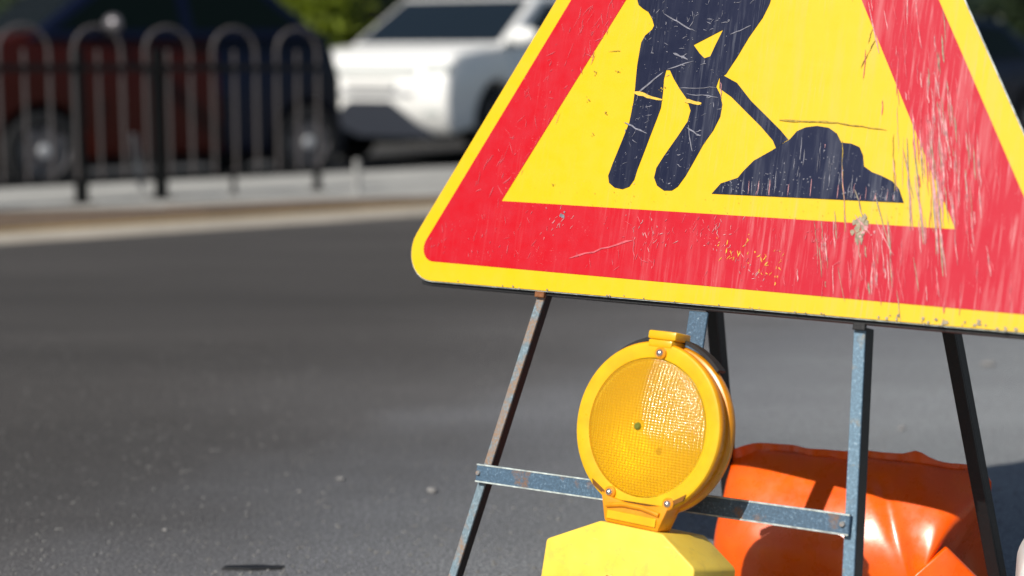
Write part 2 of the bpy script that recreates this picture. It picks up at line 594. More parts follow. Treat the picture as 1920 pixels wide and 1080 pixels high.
# pebbles one can point at
PEB = [(-.150, 2.93, .009, 'largest pale pebble on the asphalt just left of the rusty front leg'),
       (-.332, 3.02, .006, 'pale pebble on open asphalt between the tar lump and the rusty front leg'),
       (-.400, 2.93, .004, 'tiny grey pebble on open asphalt above the flat tar lump'),
       (.020, 3.05, .007, 'pale pebble seen just under the crossbar beside the rusty front leg'),
       (.055, 3.04, .007, 'pale pebble seen under the crossbar nearer to the amber lamp'),
       (.860, 3.45, .008, 'pale pebble on the asphalt just behind the orange bag'),
       (1.27, 4.20, .013, 'large pale pebble right of the black rear leg below the sign corner'),
       (-.600, 2.68, .004, 'tiny pale pebble left of the flat tar lump at the bottom')]
for i, (x, y, r, lab) in enumerate(PEB):
    bm = bmesh.new()
    bmesh.ops.create_icosphere(bm, subdivisions=2, radius=r)
    for v in bm.verts:
        v.co = Vector((v.co.x * 1.5, v.co.y * 1.0, v.co.z * .6)) * rg.uniform(.88, 1.12)
    me = bpy.data.meshes.new('pebble')
    bm.to_mesh(me)
    bm.free()
    me.materials.append(M['stone'])
    o = link('pebble', me)
    o.location = (x, y, r * .4)
    o.rotation_euler = (0, 0, rg.random() * 3)
    tag(o, lab, 'pebble', 'pale pebbles scattered on the asphalt')
mb = MB()
mb.prism([(-.045, -.008), (.0, -.012), (.05, -.007), (.055, .004), (.01, .01), (-.04, .006)], .0006, .004)
o = mb.build('tar_lump', M['tar'], bevel=.001)
o.location = (-.418, 2.47, 0)
tag(o, 'flat black lump of tar on the asphalt at the bottom edge', 'tar lump')

# ------------------------------------------------------------------ the roadworks sign
SU = Vector((0.7741, -0.6329, 0.0111))
SV = Vector((0.1449, 0.1943, 0.9702))
SN = SU.cross(SV).normalized()
SV = SN.cross(SU).normalized()
SO = Vector((0.2316, 2.0157, 0.5011))
DZ = SO.z / SV.z
BASE = SO - SV * DZ
SM = basis(BASE, SU, SV, SN)
SMI = SM.inverted()
sign = empty('roadworks_sign', SM, 'worn yellow and red triangular roadworks sign with digging figure on steel legs', 'road sign')


def sv(pts):
    return [(u, v + DZ) for u, v in pts]


def round_tri(L, inset, r, n=10):
    """equilateral triangle of side L, base on v=0, inset by a margin, corners rounded to r"""
    a = inset
    hw = L / 2 - a * math.sqrt(3)
    top = L * math.sqrt(3) / 2 - 2 * a
    out = []
    for (cx, cy), a0 in (((-hw + r * math.sqrt(3), a + r), 150), ((hw - r * math.sqrt(3), a + r), 270), ((0, top - 2 * r), 30)):
        out += arc(cx, cy, r, a0, a0 + 120, n)
    return out


def flat_ring(outer, inner, z0, z1):
    """ring between two loops with equal vertex counts"""
    mb = MB()
    n = len(outer)
    vs = [(x, y, z1) for x, y in outer] + [(x, y, z1) for x, y in inner] + [(x, y, z0) for x, y in outer] + [(x, y, z0) for x, y in inner]
    fs = []
    for i in range(n):
        j = (i + 1) % n
        fs += [(i, j, n + j, n + i), (2 * n + i, 3 * n + i, 3 * n + j, 2 * n + j), (i, 2 * n + i, 2 * n + j, j), (n + i, n + j, 3 * n + j, 3 * n + i)]
    mb.add(vs, fs)
    return mb


L = 1.06
mb = MB()
mb.prism(sv([(u, v - .0045 + .0092 * u) for u, v in round_tri(L, 0, .046)]), -.0014, 0)
mb.build('sign_plate', M['yellow_sheet'], sign)
mb = MB()
mb.prism(sv([(u, v - .0045 + .0092 * u) for u, v in round_tri(L, -.0014, .047)]), -.0032, -.0016)
mb.build('plate_edge', M['plate_edge'], sign)
mb = MB()
mb.prism(sv([(u, v - .0045 + .0092 * u) for u, v in round_tri(L, .001, .046)]), -.0062, -.0034)
mb.build('back_panel', M['plate_back'], sign)

# red border: outer loop rounded, inner loop sharp; pair the vertices up
outer = [(u, v - .005) for u, v in round_tri(L, .0245, .0205, 10)]
ic = [(-.339, .1135), (.3365, .1100), (0.0, .6955)]
inner = []
for k in range(3):
    inner += [ic[k]] * 11
# spread the duplicates a hair so that the ring stays clean
inner2 = []
for k in range(3):
    cx = sum(p[0] for p in ic) / 3
    cy = sum(p[1] for p in ic) / 3
    prv, nxt = ic[k - 1], ic[(k + 1) % 3]
    for i in range(11):
        s = (i - 5) / 5
        q = nxt if s > 0 else prv
        s = abs(s) * .004
        inner2.append((ic[k][0] + (q[0] - ic[k][0]) * s, ic[k][1] + (q[1] - ic[k][1]) * s))
flat_ring(sv(outer), sv(inner2), -.0008, .0006).build('red_border', M['red_sheet'], sign)

FIG_L = [(-0.1549, 0.3967), (-0.1514, 0.3898), (-0.1431, 0.3841), (-0.1343, 0.3797), (-0.1263, 0.37), (-0.1215, 0.3605), (-0.1238, 0.3551), (-0.1336, 0.3473), (-0.1384, 0.3379), (-0.1391, 0.323), (-0.1396, 0.3068), (-0.1386, 0.288), (-0.1373, 0.2691), (-0.1372, 0.2556), (-0.1391, 0.2287), (-0.1473, 0.2017), (-0.1568, 0.1718), (-0.1611, 0.1555), (-0.1582, 0.1462), (-0.148, 0.1399), (-0.1348, 0.1382), (-0.1242, 0.1421), (-0.1179, 0.1517), (-0.1154, 0.165), (-0.1084, 0.1892), (-0.1025, 0.2106), (-0.0956, 0.2346), (-0.0918, 0.2492), (-0.092, 0.2691), (-0.0935, 0.2877), (-0.0918, 0.2997), (-0.0862, 0.2996), (-0.0779, 0.2876), (-0.0665, 0.2744), (-0.0536, 0.2612), (-0.0449, 0.2456), (-0.0471, 0.2312), (-0.0591, 0.2113), (-0.0763, 0.1847), (-0.0854, 0.1686), (-0.0869, 0.1554), (-0.0805, 0.1451), (-0.0687, 0.139), (-0.0564, 0.1395), (-0.0481, 0.145), (-0.0384, 0.1596), (-0.0293, 0.1781), (-0.0181, 0.2017), (-0.0062, 0.22), (0.0013, 0.2382), (0.0018, 0.2537), (-0.0033, 0.2666), (-0.0109, 0.2769), (-0.0083, 0.2886), (0.0012, 0.2937), (0.0046, 0.3001), (0.014, 0.3155), (0.0274, 0.3411), (0.0437, 0.3663), (0.051, 0.384)]
FIG_UP = [(0.0530, 0.3960), (0.0600, 0.4300), (0.0560, 0.4700), (0.0330, 0.5030), (-0.0080, 0.5140), (-0.0480, 0.5010), (-0.0850, 0.4720), (-0.1180, 0.4420), (-0.1480, 0.4210), (-0.1590, 0.4080)]
HOLE = [(-0.0546, 0.3328), (-0.0126, 0.3523), (-0.0212, 0.3317), (-0.0264, 0.3174), (-0.035, 0.3149), (-0.0437, 0.3216)]
fig = FIG_L + FIG_UP


def tri_print(polys, z0, z1):
    """flat print with clean triangulation (handles concave outlines)"""
    from mathutils.geometry import tessellate_polygon
    mb = MB()
    for loops in polys:
        loops = [sv(l) for l in loops]
        flat = [q for l in loops for q in l]
        tris = tessellate_polygon([[Vector((x, y, 0)) for x, y in l] for l in loops])
        n = len(flat)
        fs = [tuple(t_) for t_ in tris]
        o = 0
        for l in loops:
            m_ = len(l)
            fs += [(o + i, o + (i + 1) % m_, n + o + (i + 1) % m_, n + o + i) for i in range(m_)]
            o += m_
        mb.add([(x, y, z1) for x, y in flat] + [(x, y, z0) for x, y in flat], fs)
    return mb


tri_print([[fig, HOLE], [[(0.040 + .030 * math.cos(a * .3142), .556 + .030 * math.sin(a * .3142)) for a in range(20)]]], -.0008, .0007).build('worker_figure', M['navy_print'], sign)
HANDLE = [(-0.0083, 0.2945), (0.0190, 0.2822), (0.0429, 0.2592), (0.0658, 0.2416), (0.0914, 0.2218), (0.1040, 0.2104), (0.0885, 0.1990), (0.0826, 0.2086), (0.0629, 0.2259), (0.0401, 0.2434), (0.0137, 0.2638), (-0.0060, 0.2750)]
tri_print([[HANDLE]], -.0008, .0005).build('spade_handle', M['navy_print'], sign)
MOUND = [(0.0048, 0.1379), (0.0161, 0.1516), (0.04, 0.1597), (0.0468, 0.1687), (0.0596, 0.1822), (0.0835, 0.1958), (0.0953, 0.2033), (0.1069, 0.2107), (0.1149, 0.2208), (0.1268, 0.2259), (0.1421, 0.2278), (0.1579, 0.2257), (0.1697, 0.2189), (0.1774, 0.2078), (0.1912, 0.2067), (0.2023, 0.2028), (0.2082, 0.1932), (0.2117, 0.1795), (0.223, 0.1729), (0.2353, 0.1692), (0.2508, 0.1629), (0.2608, 0.1537), (0.2688, 0.1378)]
tri_print([[MOUND]], -.0008, .0009).build('soil_mound', M['navy_print'], sign)


# scratches: thin slivers of bared or smeared paint, one stuff part per colour
rs = random.Random(11)


class Scr:
    def __init__(self):
        self.mb = MB()
        self.z = .0013

    def line(self, pts, w):
        self.z += 2e-7
        n = len(pts)
        L_, R_ = [], []
        for i, (x, y) in enumerate(pts):
            x0, y0 = pts[max(0, i - 1)]
            x1, y1 = pts[min(n - 1, i + 1)]
            l = math.hypot(x1 - x0, y1 - y0) or 1
            nx, ny = -(y1 - y0) / l, (x1 - x0) / l
            ww = w * .5 * (.35 if i in (0, n - 1) else 1) * rs.uniform(.6, 1.3)
            L_.append((x + nx * ww, y + ny * ww + DZ, self.z))
            R_.append((x - nx * ww, y - ny * ww + DZ, self.z))
        self.mb.add(L_ + R_, [(i, i + 1, n + i + 1, n + i) for i in range(n - 1)])

    def wob(self, a, b, w, j=.0012, n=6):
        pts = []
        for i in range(n):
            s = i / (n - 1)
            pts.append((a[0] + (b[0] - a[0]) * s + rs.uniform(-j, j), a[1] + (b[1] - a[1]) * s + rs.uniform(-j, j)))
        self.line(pts, w)

    def blob(self, c, r, sy=1.0):
        self.z += 2e-7
        n = 7
        self.mb.add([(c[0] + r * math.cos(i * 6.283 / n) * rs.uniform(.4, 1.2), c[1] + DZ + sy * r * math.sin(i * 6.283 / n) * rs.uniform(.4, 1.2), self.z) for i in range(n)], [tuple(range(n))])


pale, pink, grey, dark, blue, yel = Scr(), Scr(), Scr(), Scr(), Scr(), Scr()


def inside_red(u, v):
    bottom = .024 < v < .110
    hw = .53 - (v + .005) / math.sqrt(3)
    right = .110 < v < .5 and hw - .155 < u < hw - .032
    left = .110 < v < .5 and -hw + .034 < u < -hw + .150
    return right, left, bottom


# heavy rubbing on the right corner and right bar
for i in range(230):
    u, v = rs.uniform(.12, .44), rs.uniform(.03, .42)
    r_, l_, b_ = inside_red(u, v)
    if not (r_ or (b_ and u > .15)):
        continue
    ln = rs.uniform(.006, .05) * (1.3 if r_ else .9)
    du = rs.uniform(.05, .38) * ln
    tgt = rs.choice((pink, pink, pink, pale, pale, grey) if (u < .36 and v < .3) else (pink, pink, pale))
    tgt.wob((u, v), (u + du, v - ln), rs.uniform(.0003, .0013), .0005)
for c, n_ in (((.305, .215), 46), ((.30, .16), 40), ((.245, .075), 34), ((.33, .12), 26), ((.17, .085), 22), ((.29, .30), 16)):
    for i in range(int(n_ * 1.1)):
        u, v = rs.gauss(c[0], .014), rs.gauss(c[1], .032)
        if not any(inside_red(u, v)):
            continue
        ln = rs.uniform(.01, .045)
        rs.choice((pale, pale, pink, grey)).wob((u, v + ln / 2), (u + ln * .22, v - ln / 2), rs.uniform(.0004, .0016), .0006)
# dark long gouges across the yellow and red at the right inner corner
for (a, b, w) in (((.262, .215), (.282, .105), .0022), ((.275, .200), (.300, .09), .0030), ((.292, .225), (.318, .08), .0036), ((.300, .19), (.33, .055), .0028),
                  ((.232, .145), (.262, .075), .0022), ((.205, .15), (.228, .098), .0026), ((.178, .21), (.198, .10), .0016), ((.244, .22), (.256, .15), .0016)):
    (grey if w > .002 else dark).wob(a, b, w * .6, .0010, 9)
    pale.wob((a[0] + .004, a[1] - .03), (b[0] + .003, b[1]), w * .5, .001, 7)
# impact mark under the mound
for i in range(16):
    grey.blob((.2191 + rs.gauss(0, .006), .105 + rs.gauss(0, .009)), rs.uniform(.0015, .005), 1.5)
for i in range(10):
    pale.blob((.224 + rs.gauss(0, .006), .103 + rs.gauss(0, .006)), rs.uniform(.001, .003))
grey.wob((.2191, .120), (.222, .085), .004, .001)
# bottom band: curls, nicks and a long diagonal
pink.wob((-.205, .040), (-.105, .072), .0022, .0012, 9)
pink.wob((-.105, .072), (-.10, .045), .0012)
for i in range(90):
    u = rs.uniform(-.44, .2)
    v = rs.uniform(.028, .104)
    ln = rs.uniform(.002, .014)
    a = rs.choice((rs.gauss(1.5, .35), rs.random() * 3.1))
    pink.wob((u, v), (u + ln * math.cos(a), v + ln * math.sin(a)), rs.uniform(.0003, .0009), .0003, 4)
for c, n_, tg in (((-.076, .082), 16, pale), ((-.065, .075), 14, pink), ((.02, .078), 22, pale), ((.045, .07), 18, yel), ((.10, .052), 22, yel), ((.075, .040), 14, pale),
                  ((-.24, .082), 16, pale), ((.0, .088), 16, pink), ((-.36, .048), 10, pink), ((-.435, .04), 8, pink), ((-.1, .095), 10, pale), ((.16, .09), 16, pink)):
    for i in range(n_):
        u, v = rs.gauss(c[0], .014), rs.gauss(c[1], .013)
        if not .026 < v < .107:
            continue
        ln = rs.uniform(.0015, .008)
        a = rs.gauss(1.35, .55)
        tg.wob((u, v), (u + ln * math.cos(a), v + ln * math.sin(a)), rs.uniform(.0004, .0012), .0004, 4)
# left bar: few fine ones
for i in range(90):
    v = rs.uniform(.11, .42)
    hw = .53 - (v + .005) / math.sqrt(3)
    u = -hw + rs.uniform(.045, .135)
    ln = rs.uniform(.003, .022)
    a = rs.gauss(1.35, .5)
    pink.wob((u, v), (u + ln * math.cos(a), v + ln * math.sin(a)), rs.uniform(.0004, .0010), .0008, 4)
# yellow field: faint horizontal scuffs and dots
for (a, b, w) in (((.088, .2345), (.172, .232), .0030), ((.17, .2315), (.235, .224), .0018), ((-.19, .326), (-.17, .327), .0012),
                  ((.19, .30), (.205, .335), .0016), ((.195, .33), (.2, .352), .0012)):
    dark.wob(a, b, w * .7, .0005, 9)
for c in ((-.213, .26), (-.208, .2965), (-.195, .21), (-.17, .3), (-.0945, .273), (-.25, .14), (-.18, .24)):
    for i in range(5):
        dark.blob((c[0] + rs.gauss(0, .002), c[1] + rs.gauss(0, .002)), rs.uniform(.0005, .0014))
for i in range(60):
    dark.blob((rs.uniform(-.3, .3), rs.uniform(.112, .135)), rs.uniform(.0003, .0008))
for i in range(34):
    grey.blob((lambda u: (u, -.003 + .0092 * u + rs.uniform(-.001, .007)))(rs.uniform(.24, .5)), rs.uniform(.0008, .0026))
for i in range(30):
    grey.blob((lambda u: (u, -.0035 + .0092 * u + rs.uniform(-.001, .002)))(rs.uniform(-.42, .5)), rs.uniform(.0006, .002))
# scratches on the figure
for (a, b, w, tg) in (((-.138, .2705), (-.092, .2590), .0062, yel), ((-.0560, .2585), (-.029, .2545), .0066, yel), ((-.1465, .2285), (-.107, .2135), .0022, blue), ((-.133, .268), (-.096, .297), .0026, blue),
                      ((-.047, .2235), (-.024, .2115), .0020, blue), ((-.045, .226), (-.033, .192), .0016, blue), ((-.09, .300), (-.05, .312), .0016, blue), ((-.108, .377), (-.06, .352), .0022, blue),
                      ((-.055, .268), (-.005, .263), .0014, blue), ((-.085, .3225), (-.06, .313), .0030, blue), ((.0, .345), (.028, .3565), .0016, blue), ((-.07, .275), (-.01, .276), .001, blue),
                      ((-.005, .283), (-.001, .262), .0016, pale)):
    tg.wob(a, b, w * .75, .0009, 7)
for i in range(520):
    u, v = rs.uniform(-.155, .045), rs.uniform(.145, .41)
    on = (-.155 < u < -.10 and v < .27) or (-.08 < u < .0 and v < .27 and abs(u - (-.075 + (v - .14) * .55)) < .025) or (-.13 < u < 0 and v > .29 and not (-.055 < u < -.01 and .31 < v < .352)) or (v > .37 and -.1 < u < .03)
    if not on or (v < .27 and -.155 < u < -.1 and abs(u - (-.138 + (v - .14) * .12)) > .02):
        continue
    ln = rs.uniform(.001, .010)
    a = rs.choice((rs.gauss(1.4, .5), rs.gauss(.2, .4)))
    if i % 2:
        blue.blob((u, v), rs.uniform(.0003, .0009))
        continue
    blue.wob((u, v), (u + ln * math.cos(a), v + ln * math.sin(a)), rs.uniform(.0003, .0010), .0005, 4)
for i in range(190):
    u = rs.uniform(.02, .258)
    top = .155 + .065 * math.exp(-((u - .14) / .055) ** 2)
    v = rs.uniform(.142, top)
    ln = min(rs.uniform(.002, .03), v - .139)
    if i % 3:
        blue.blob((u, rs.uniform(.142, top)), rs.uniform(.0004, .0011))
        continue
    rs.choice((blue, blue, blue, pale)).wob((u, v), (u + ln * .04, v - ln), rs.uniform(.0003, .0010), .0004, 4)
for i in range(12):
    blue.blob((-.2282 + rs.gauss(0, .002), .0989 + rs.gauss(0, .002)), .002)
for s_, m_ in ((pale, 'scratch_pale'), (pink, 'scratch_pink'), (grey, 'scratch_grey'), (dark, 'scratch_dark'), (blue, 'scratch_blue'), (yel, 'scratch_yellow')):
    s_.mb.build('scratches', M[m_], sign)['kind'] = 'stuff'

# frame behind the plate
X, Y, Z = Vector((1, 0, 0)), Vector((0, 1, 0)), Vector((0, 0, 1))


def rail(name, p, q, mat, w=.03, d=.022):
    p, q = Vector((p[0], p[1] + DZ, -.007)), Vector((q[0], q[1] + DZ, -.007))
    t_ = (q - p).normalized()
    mb = MB()
    mb.bar(p, q, Z.cross(t_), -Z, 0, w, 0, .004)
    mb.bar(p, q, Z.cross(t_), -Z, 0, .004, .0042, d)
    return mb.build(name, mat, sign)


rail('bottom_rail', (-.472, -.0145), (.472, -.0058), M['steel_dark'])
rail('side_rail', (.478, .06), (.035, .83), M['steel_dark'])
rail('side_rail', (-.035, .83), (-.478, .06), M['steel_dark'])

TOE = Vector((1, 0, 0))


def angle_leg(name, p, q, mat_front, flange, depth, sgn=1):
    """L-section leg: a flat flange facing the road and a flange running back from its right edge"""
    p, q = Vector(p), Vector(q)
    t_ = (p - q).normalized()
    side = t_.cross(Z).normalized()
    back = -Z
    mb = MB()
    mb.bar(p, q, side, back, -flange, flange * .15, 0, .0035)
    lg = mb.build(name, mat_front, sign, bevel=.0006, seg=1)
    mb = MB()
    mb.bar(p, q, side, back, flange * .15 - .0035, flange * .15, .0037, depth)
    mb.build('flange', M['steel_dark'], lg, bevel=.0006, seg=1)  # shaded side of the leg painted near-black
    mb = MB()
    c = q
    mb.box((c.x - flange * 1.2, 0.0, -depth * 1.1), (c.x + flange * .6, .012, .002))
    mb.build('foot', M['black_rubber'], lg, bevel=.002)
    return lg


angle_leg('leg', (-.2460, DZ - .012, -.008), (-.2460 - .213 * (DZ - .028), .012, -.008), M['steel_rusty'], .0110, .017)
angle_leg('leg', (.2350, DZ - .012, -.008), (.2350 + .094 * (DZ - .028), .012, -.008), M['steel_leg'], .0128, .024)

# crossbar: a flat bar across the front of both legs
mb = MB()
p, q = Vector((-.3130, DZ - .2680, -.0045)), Vector((.2540, DZ - .2443, -.0045))
t_ = (q - p).normalized()
mb.bar(p, q, Z.cross(t_), Z, -.0128, .0128, 0, .005)
cb = mb.build('crossbar', M['steel'], sign, bevel=.0008, seg=1)
for w in (-.0126, .0106):
    mb = MB()
    mb.bar(p, q, Z.cross(t_), Z, w, w + .0020, .0051, .0055)
    mb.build('worn_edge', M['plate_edge'], cb)
# centre strap from the bottom rail down to the crossbar
mb = MB()
mb.bar((.0015, DZ - .013, -.016), (.0015, DZ - .258, -.0115), X, Z, -.014, .014, 0, .004)
mb.build('centre_strap', M['steel'], sign, bevel=.0008, seg=1)
# rusty brackets at the tops of the legs
for u, bmat in ((-.249, 'rust'), (.2325, 'steel_dark')):
    mb = MB()
    mb.box((u - .009, DZ - .0165, -.0070), (u + .007, DZ - .0075, -.0015))
    mb.build('bracket', M[bmat], sign, bevel=.001)
# bolts joining crossbar and legs
for u, v in ((-.3085, -.2678), (.2460, -.2446)):
    mb = MB()
    mb.lathe([(0, .0035), (.0030, .0035), (.0036, .0026), (.0036, .0006)], 12, lambda p_, u=u, v=v: (p_[0] + u, p_[1] + v + DZ, p_[2]))
    mb.build('bolt', M['steel_rusty'], sign, smooth=True)

# rear frame: hinged near the top, splayed backward
hinge_w = SO + SV * .45 - SN * .03
rear_dir = Vector((SV.x, SV.y, -SV.z))


def rear(u, w):
    return SMI @ (hinge_w + SU * u + rear_dir * w)


RN = (SMI.to_3x3() @ SU.cross(rear_dir).normalized())   # rear frame's plane normal in sign space
WEND = (hinge_w.z - .008) / .97018


def rear_leg(u0, w0, u1, w1):
    k = (u1 - u0) / (w1 - w0)
    a, b = rear(u0 + k * (.02 - w0), .02), rear(u0 + k * (WEND - w0), WEND)
    t_ = (a - b).normalized()
    side = t_.cross(RN).normalized()
    mb = MB()
    mb.bar(a, b, side, RN, -.0088, .0088, -.003, 0)
    lg = mb.build('leg', M['steel_dark'], sign, bevel=.0006, seg=1)  # shade on the rear leg put into its near-black colour
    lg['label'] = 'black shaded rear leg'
    mb = MB()
    mb.bar(a, b, side, RN, -.0088, -.006, .0002, .018)
    mb.build('flange', M['steel_dark'], lg, bevel=.0006, seg=1)


rear_leg(-.125, .494, -.129, .632)
rear_leg(.239, .489, .284, .843)
mb = MB()
a, b = rear(-.133, .925), rear(.285, .925)
mb.bar(a, b, RN.cross((b - a).normalized()), RN, -.013, .013, .0225, .0265)
mb.build('rear_crossbar', M['steel'], sign)
mb = MB()
mb.tube([rear(-.26, 0), rear(.26, 0)], .007, 10)
mb.build('hinge_pin', M['steel_dark'], sign)
for u in (-.25, .23):
    mb = MB()
    p = rear(u, 0)
    mb.box((u - .002, p.y - .02, p.z - .01), (u + .002, p.y + .015, -.0065))
    mb.build('hinge_lug', M['steel_dark'], sign)

# ------------------------------------------------------------------ the warning lamp
LC = (.0138, DZ - .1672)          # lens axis in sign coordinates
lamp = empty('warning_lamp', SM, 'round amber warning lamp on yellow battery box in front of the sign legs', 'warning lamp')
ZF = .088                          # plane of the lens ring


def atc(p):
    return (p[0] + LC[0], p[1] + LC[1], p[2])


# housing drum
mb = MB()
mb.lathe([(.050, ZF - .066), (.080, ZF - .060), (.098, ZF - .038), (.1050, ZF - .034), (.1062, ZF - .031), (.1062, ZF - .024), (.1045, ZF - .021), (.1015, ZF - .020), (.1018, ZF - .012), (.1050, ZF - .009), (.1056, ZF - .007), (.1056, ZF - .002), (.1045, ZF - .0004)], 72, atc)
housing = mb.build('housing', M['amber_dark'], lamp, smooth=True)
mb = MB()
mb.lathe([(.0, ZF - .070), (.0495, ZF - .069), (.0790, ZF - .063)], 48, atc)
mb.build('back_cover', M['amber_dark'], lamp, smooth=True)
# black carrying strap over the top of the drum
mb = MB()
pts = [(.1085 * math.cos(R(a)) + LC[0] - .002, .1085 * math.sin(R(a)) + LC[1] + .004, ZF - .030) for a in range(44, 137, 7)]
for q0, q1 in zip(pts, pts[1:]):
    q0, q1 = Vector(q0), Vector(q1)
    mb.bar(q0, q1, Z, Z.cross(q1 - q0).normalized(), -.008, .008, -.002, .0025)
mb.build('strap', M['black_rubber'], lamp)
# flat ring with bevelled lip
mb = MB()
mb.lathe([(.0850, ZF - .004), (.0853, ZF + .0008), (.0872, ZF + .0012), (.0935, ZF + .0014), (.1005, ZF + .0020), (.1036, ZF + .0012), (.1046, ZF - .0006)], 72, atc)
ring = mb.build('ring', M['amber'], lamp, smooth=True)
# reflector dish
mb = MB()
mb.lathe([(.0845, ZF - .003), (.075, ZF - .012), (.055, ZF - .024), (.032, ZF - .032), (.012, ZF - .035), (.0, ZF - .035)], 48, atc)
mb.build('reflector', M['reflector'], lamp, smooth=True)
# lens: shallow dome with a raised grid of little pillow prisms
lb = MB()
RL, SAG = .0850, .0175
cw, chh = .0046, .0034
sub = 4
nx, ny = int(2 * RL / cw) + 1, int(2 * RL / chh) + 1
idx = {}
for j in range(ny * sub + 1):
    for i in range(nx * sub + 1):
        x = -RL + i * cw / sub
        y = -RL + j * chh / sub
        r2 = x * x + y * y
        if r2 > RL * RL:
            continue
        fx, fy = (i % sub) / sub, (j % sub) / sub
        pil = .00036 * math.sin(math.pi * fx) ** .8 + .00072 * math.sin(math.pi * fy) ** .8 * (.35 + .65 * math.sin(math.pi * fx) ** .6)
        z = SAG * (1 - r2 / RL ** 2) + pil * (1 if r2 > .0075 ** 2 else 0)
        idx[i, j] = len(lb.v)
        lb.v.append(atc((x, y, ZF + .001 + z)))
for (i, j), a in idx.items():
    if (i + 1, j) in idx and (i, j + 1) in idx and (i + 1, j + 1) in idx:
        lb.f.append((a, idx[i + 1, j], idx[i + 1, j + 1], idx[i, j + 1]))
lens = lb.build('lens', M['lens'], lamp, smooth=True, auto=80)
# dark lattice added behind the lens, its colour drawing the refraction lines
mb = MB()
for i in range(1, nx):
    x = -RL + i * cw
    h = math.sqrt(max(0, (RL * .985) ** 2 - x * x))
    if h > .004:
        ys_ = [-h + 2 * h * k / 10 for k in range(11)]
        vs = [atc((x + d, y, ZF - .0004 + SAG * (1 - (x * x + y * y) / RL ** 2))) for y in ys_ for d in (-.00034, .00034)]
        mb.add(vs, [(2 * k, 2 * k + 1, 2 * k + 3, 2 * k + 2) for k in range(10)])
for j in range(1, ny):
    y = -RL + j * chh
    h = math.sqrt(max(0, (RL * .985) ** 2 - y * y))
    if h > .004:
        xs_ = [-h + 2 * h * k / 10 for k in range(11)]
        vs = [atc((x, y + d, ZF - .0012 + SAG * (1 - (x * x + y * y) / RL ** 2))) for x in xs_ for d in (-.00024, .00024)]
        mb.add(vs, [(2 * k, 2 * k + 1, 2 * k + 3, 2 * k + 2) for k in range(10)])
tag(mb.build('refraction_lines', M['ridge'], lens), kind='stuff')  # 'ridge' is only the dark colour of the drawn refraction lines
mb = MB()
mb.lathe([(.0, SAG + .0042), (.0030, SAG + .0040), (.0044, SAG + .0028), (.0048, SAG + .0010)], 20, lambda p: atc((p[0], p[1], p[2] + ZF)))
mb.build('centre_boss', M['bulb'], lens, smooth=True)
# clip at the top
mb = MB()
mb.box((LC[0] - .0130, LC[1] + .0985, ZF - .030), (LC[0] + .0215, LC[1] + .1080, ZF + .003))
mb.box((LC[0] - .0160, LC[1] + .1083, ZF - .034), (LC[0] + .0245, LC[1] + .1190, ZF + .001))
mb.build('top_clip', M['amber'], lamp, bevel=.0022, smooth=True)
# chord recess at the foot, neck and screws
mb = MB()
mb.prism([(LC[0] + x, LC[1] + y) for x, y in [(-.067, -.0730), (-.036, -.0905), (-.010, -.0945), (.018, -.0945), (.040, -.0905), (.071, -.0715), (.068, -.0795), (.045, -.0930), (-.040, -.0930), (-.064, -.0800)]], ZF + .0012, ZF + .0036)
mb.build('foot_recess', M['lamp_brown'], lamp)
mb = MB()
mb.prism([(LC[0] + x, LC[1] + y) for x, y in [(-.0500, -.0850), (-.036, -.0900), (-.012, -.0935), (.018, -.0935), (.040, -.0900), (.0530, -.0850), (.0400, -.1215), (-.0385, -.1215)]], ZF - .024, ZF + .006)
neck = mb.build('neck', M['amber_dark'], lamp, bevel=.003, smooth=True)
mb = MB()
mb.box((LC[0] - .0345, LC[1] - .1170, ZF + .0062), (LC[0] + .0370, LC[1] - .1065, ZF + .0082))
mb.build('neck_lip', M['amber'], neck, bevel=.0009)
mb = MB()
mb.tube([(LC[0] - .037, LC[1] - .1015, ZF + .007), (LC[0] - .014, LC[1] - .0970, ZF + .0075), (LC[0] + .014, LC[1] - .0970, ZF + .0075), (LC[0] + .040, LC[1] - .1015, ZF + .007)], .003, 8)
mb.build('neck_lip', M['amber_dark'], neck, smooth=True)
for dx, dy in ((.0075, .0915), (-.0375, -.0855), (.0480, -.0865)):
    mb = MB()
    f_ = lambda p, dx=dx, dy=dy: atc((p[0] + dx, p[1] + dy, p[2] + ZF))
    mb.lathe([(.0078, .0005), (.0078, .0040), (.0062, .0052), (.0050, .0045)], 20, f_)
    boss = mb.build('screw_boss', M['amber_dark'], lamp, smooth=True)
    mb = MB()
    mb.lathe([(.0050, .0040), (.0046, .0062), (.0030, .0078), (.0, .0085)], 16, f_)
    mb.build('screw', M['screw'], boss, smooth=True)

# battery box: octagonal shoulders, stands on the ground
CXB = LC[0] + .0035
prof = [(-.112, -.289 - .0), ]
top = DZ - .2890
P_ = [(CXB - .1210, top - .085), (CXB - .1205, top - .037), (CXB - .1180, top - .034), (CXB - .0440, top), (CXB + .0480, top), (CXB + .0950, top - .0300), (CXB + .0985, top - .0345), (CXB + .0995, top - .085)]
lo = 0.012
P_ = [(CXB - .123, lo)] + P_ + [(CXB + .1015, lo)]
mb = MB()
mb.prism(P_, .004, ZF + .012)
box = mb.build('battery_box', M['box_yellow'], lamp, bevel=.0085, seg=4, smooth=True)
mb = MB()
mb.box((CXB - .127, .0, .0), (CXB + .106, .0118, ZF + .016))
mb.build('box_base', M['black_rubber'], lamp, bevel=.003)
mb = MB()
mb.lathe([(.012, ZF + .0122), (.012, ZF + .0145), (.0095, ZF + .0155), (.0, ZF + .0155)], 24, lambda p: (p[0] + CXB - .019, p[1] + top - .072, p[2]))
lk = mb.build('lock', M['box_yellow'], lamp, smooth=True)
mb = MB()
mb.box((CXB - .0205, top - .077, ZF + .0157), (CXB - .0180, top - .062, ZF + .0162))
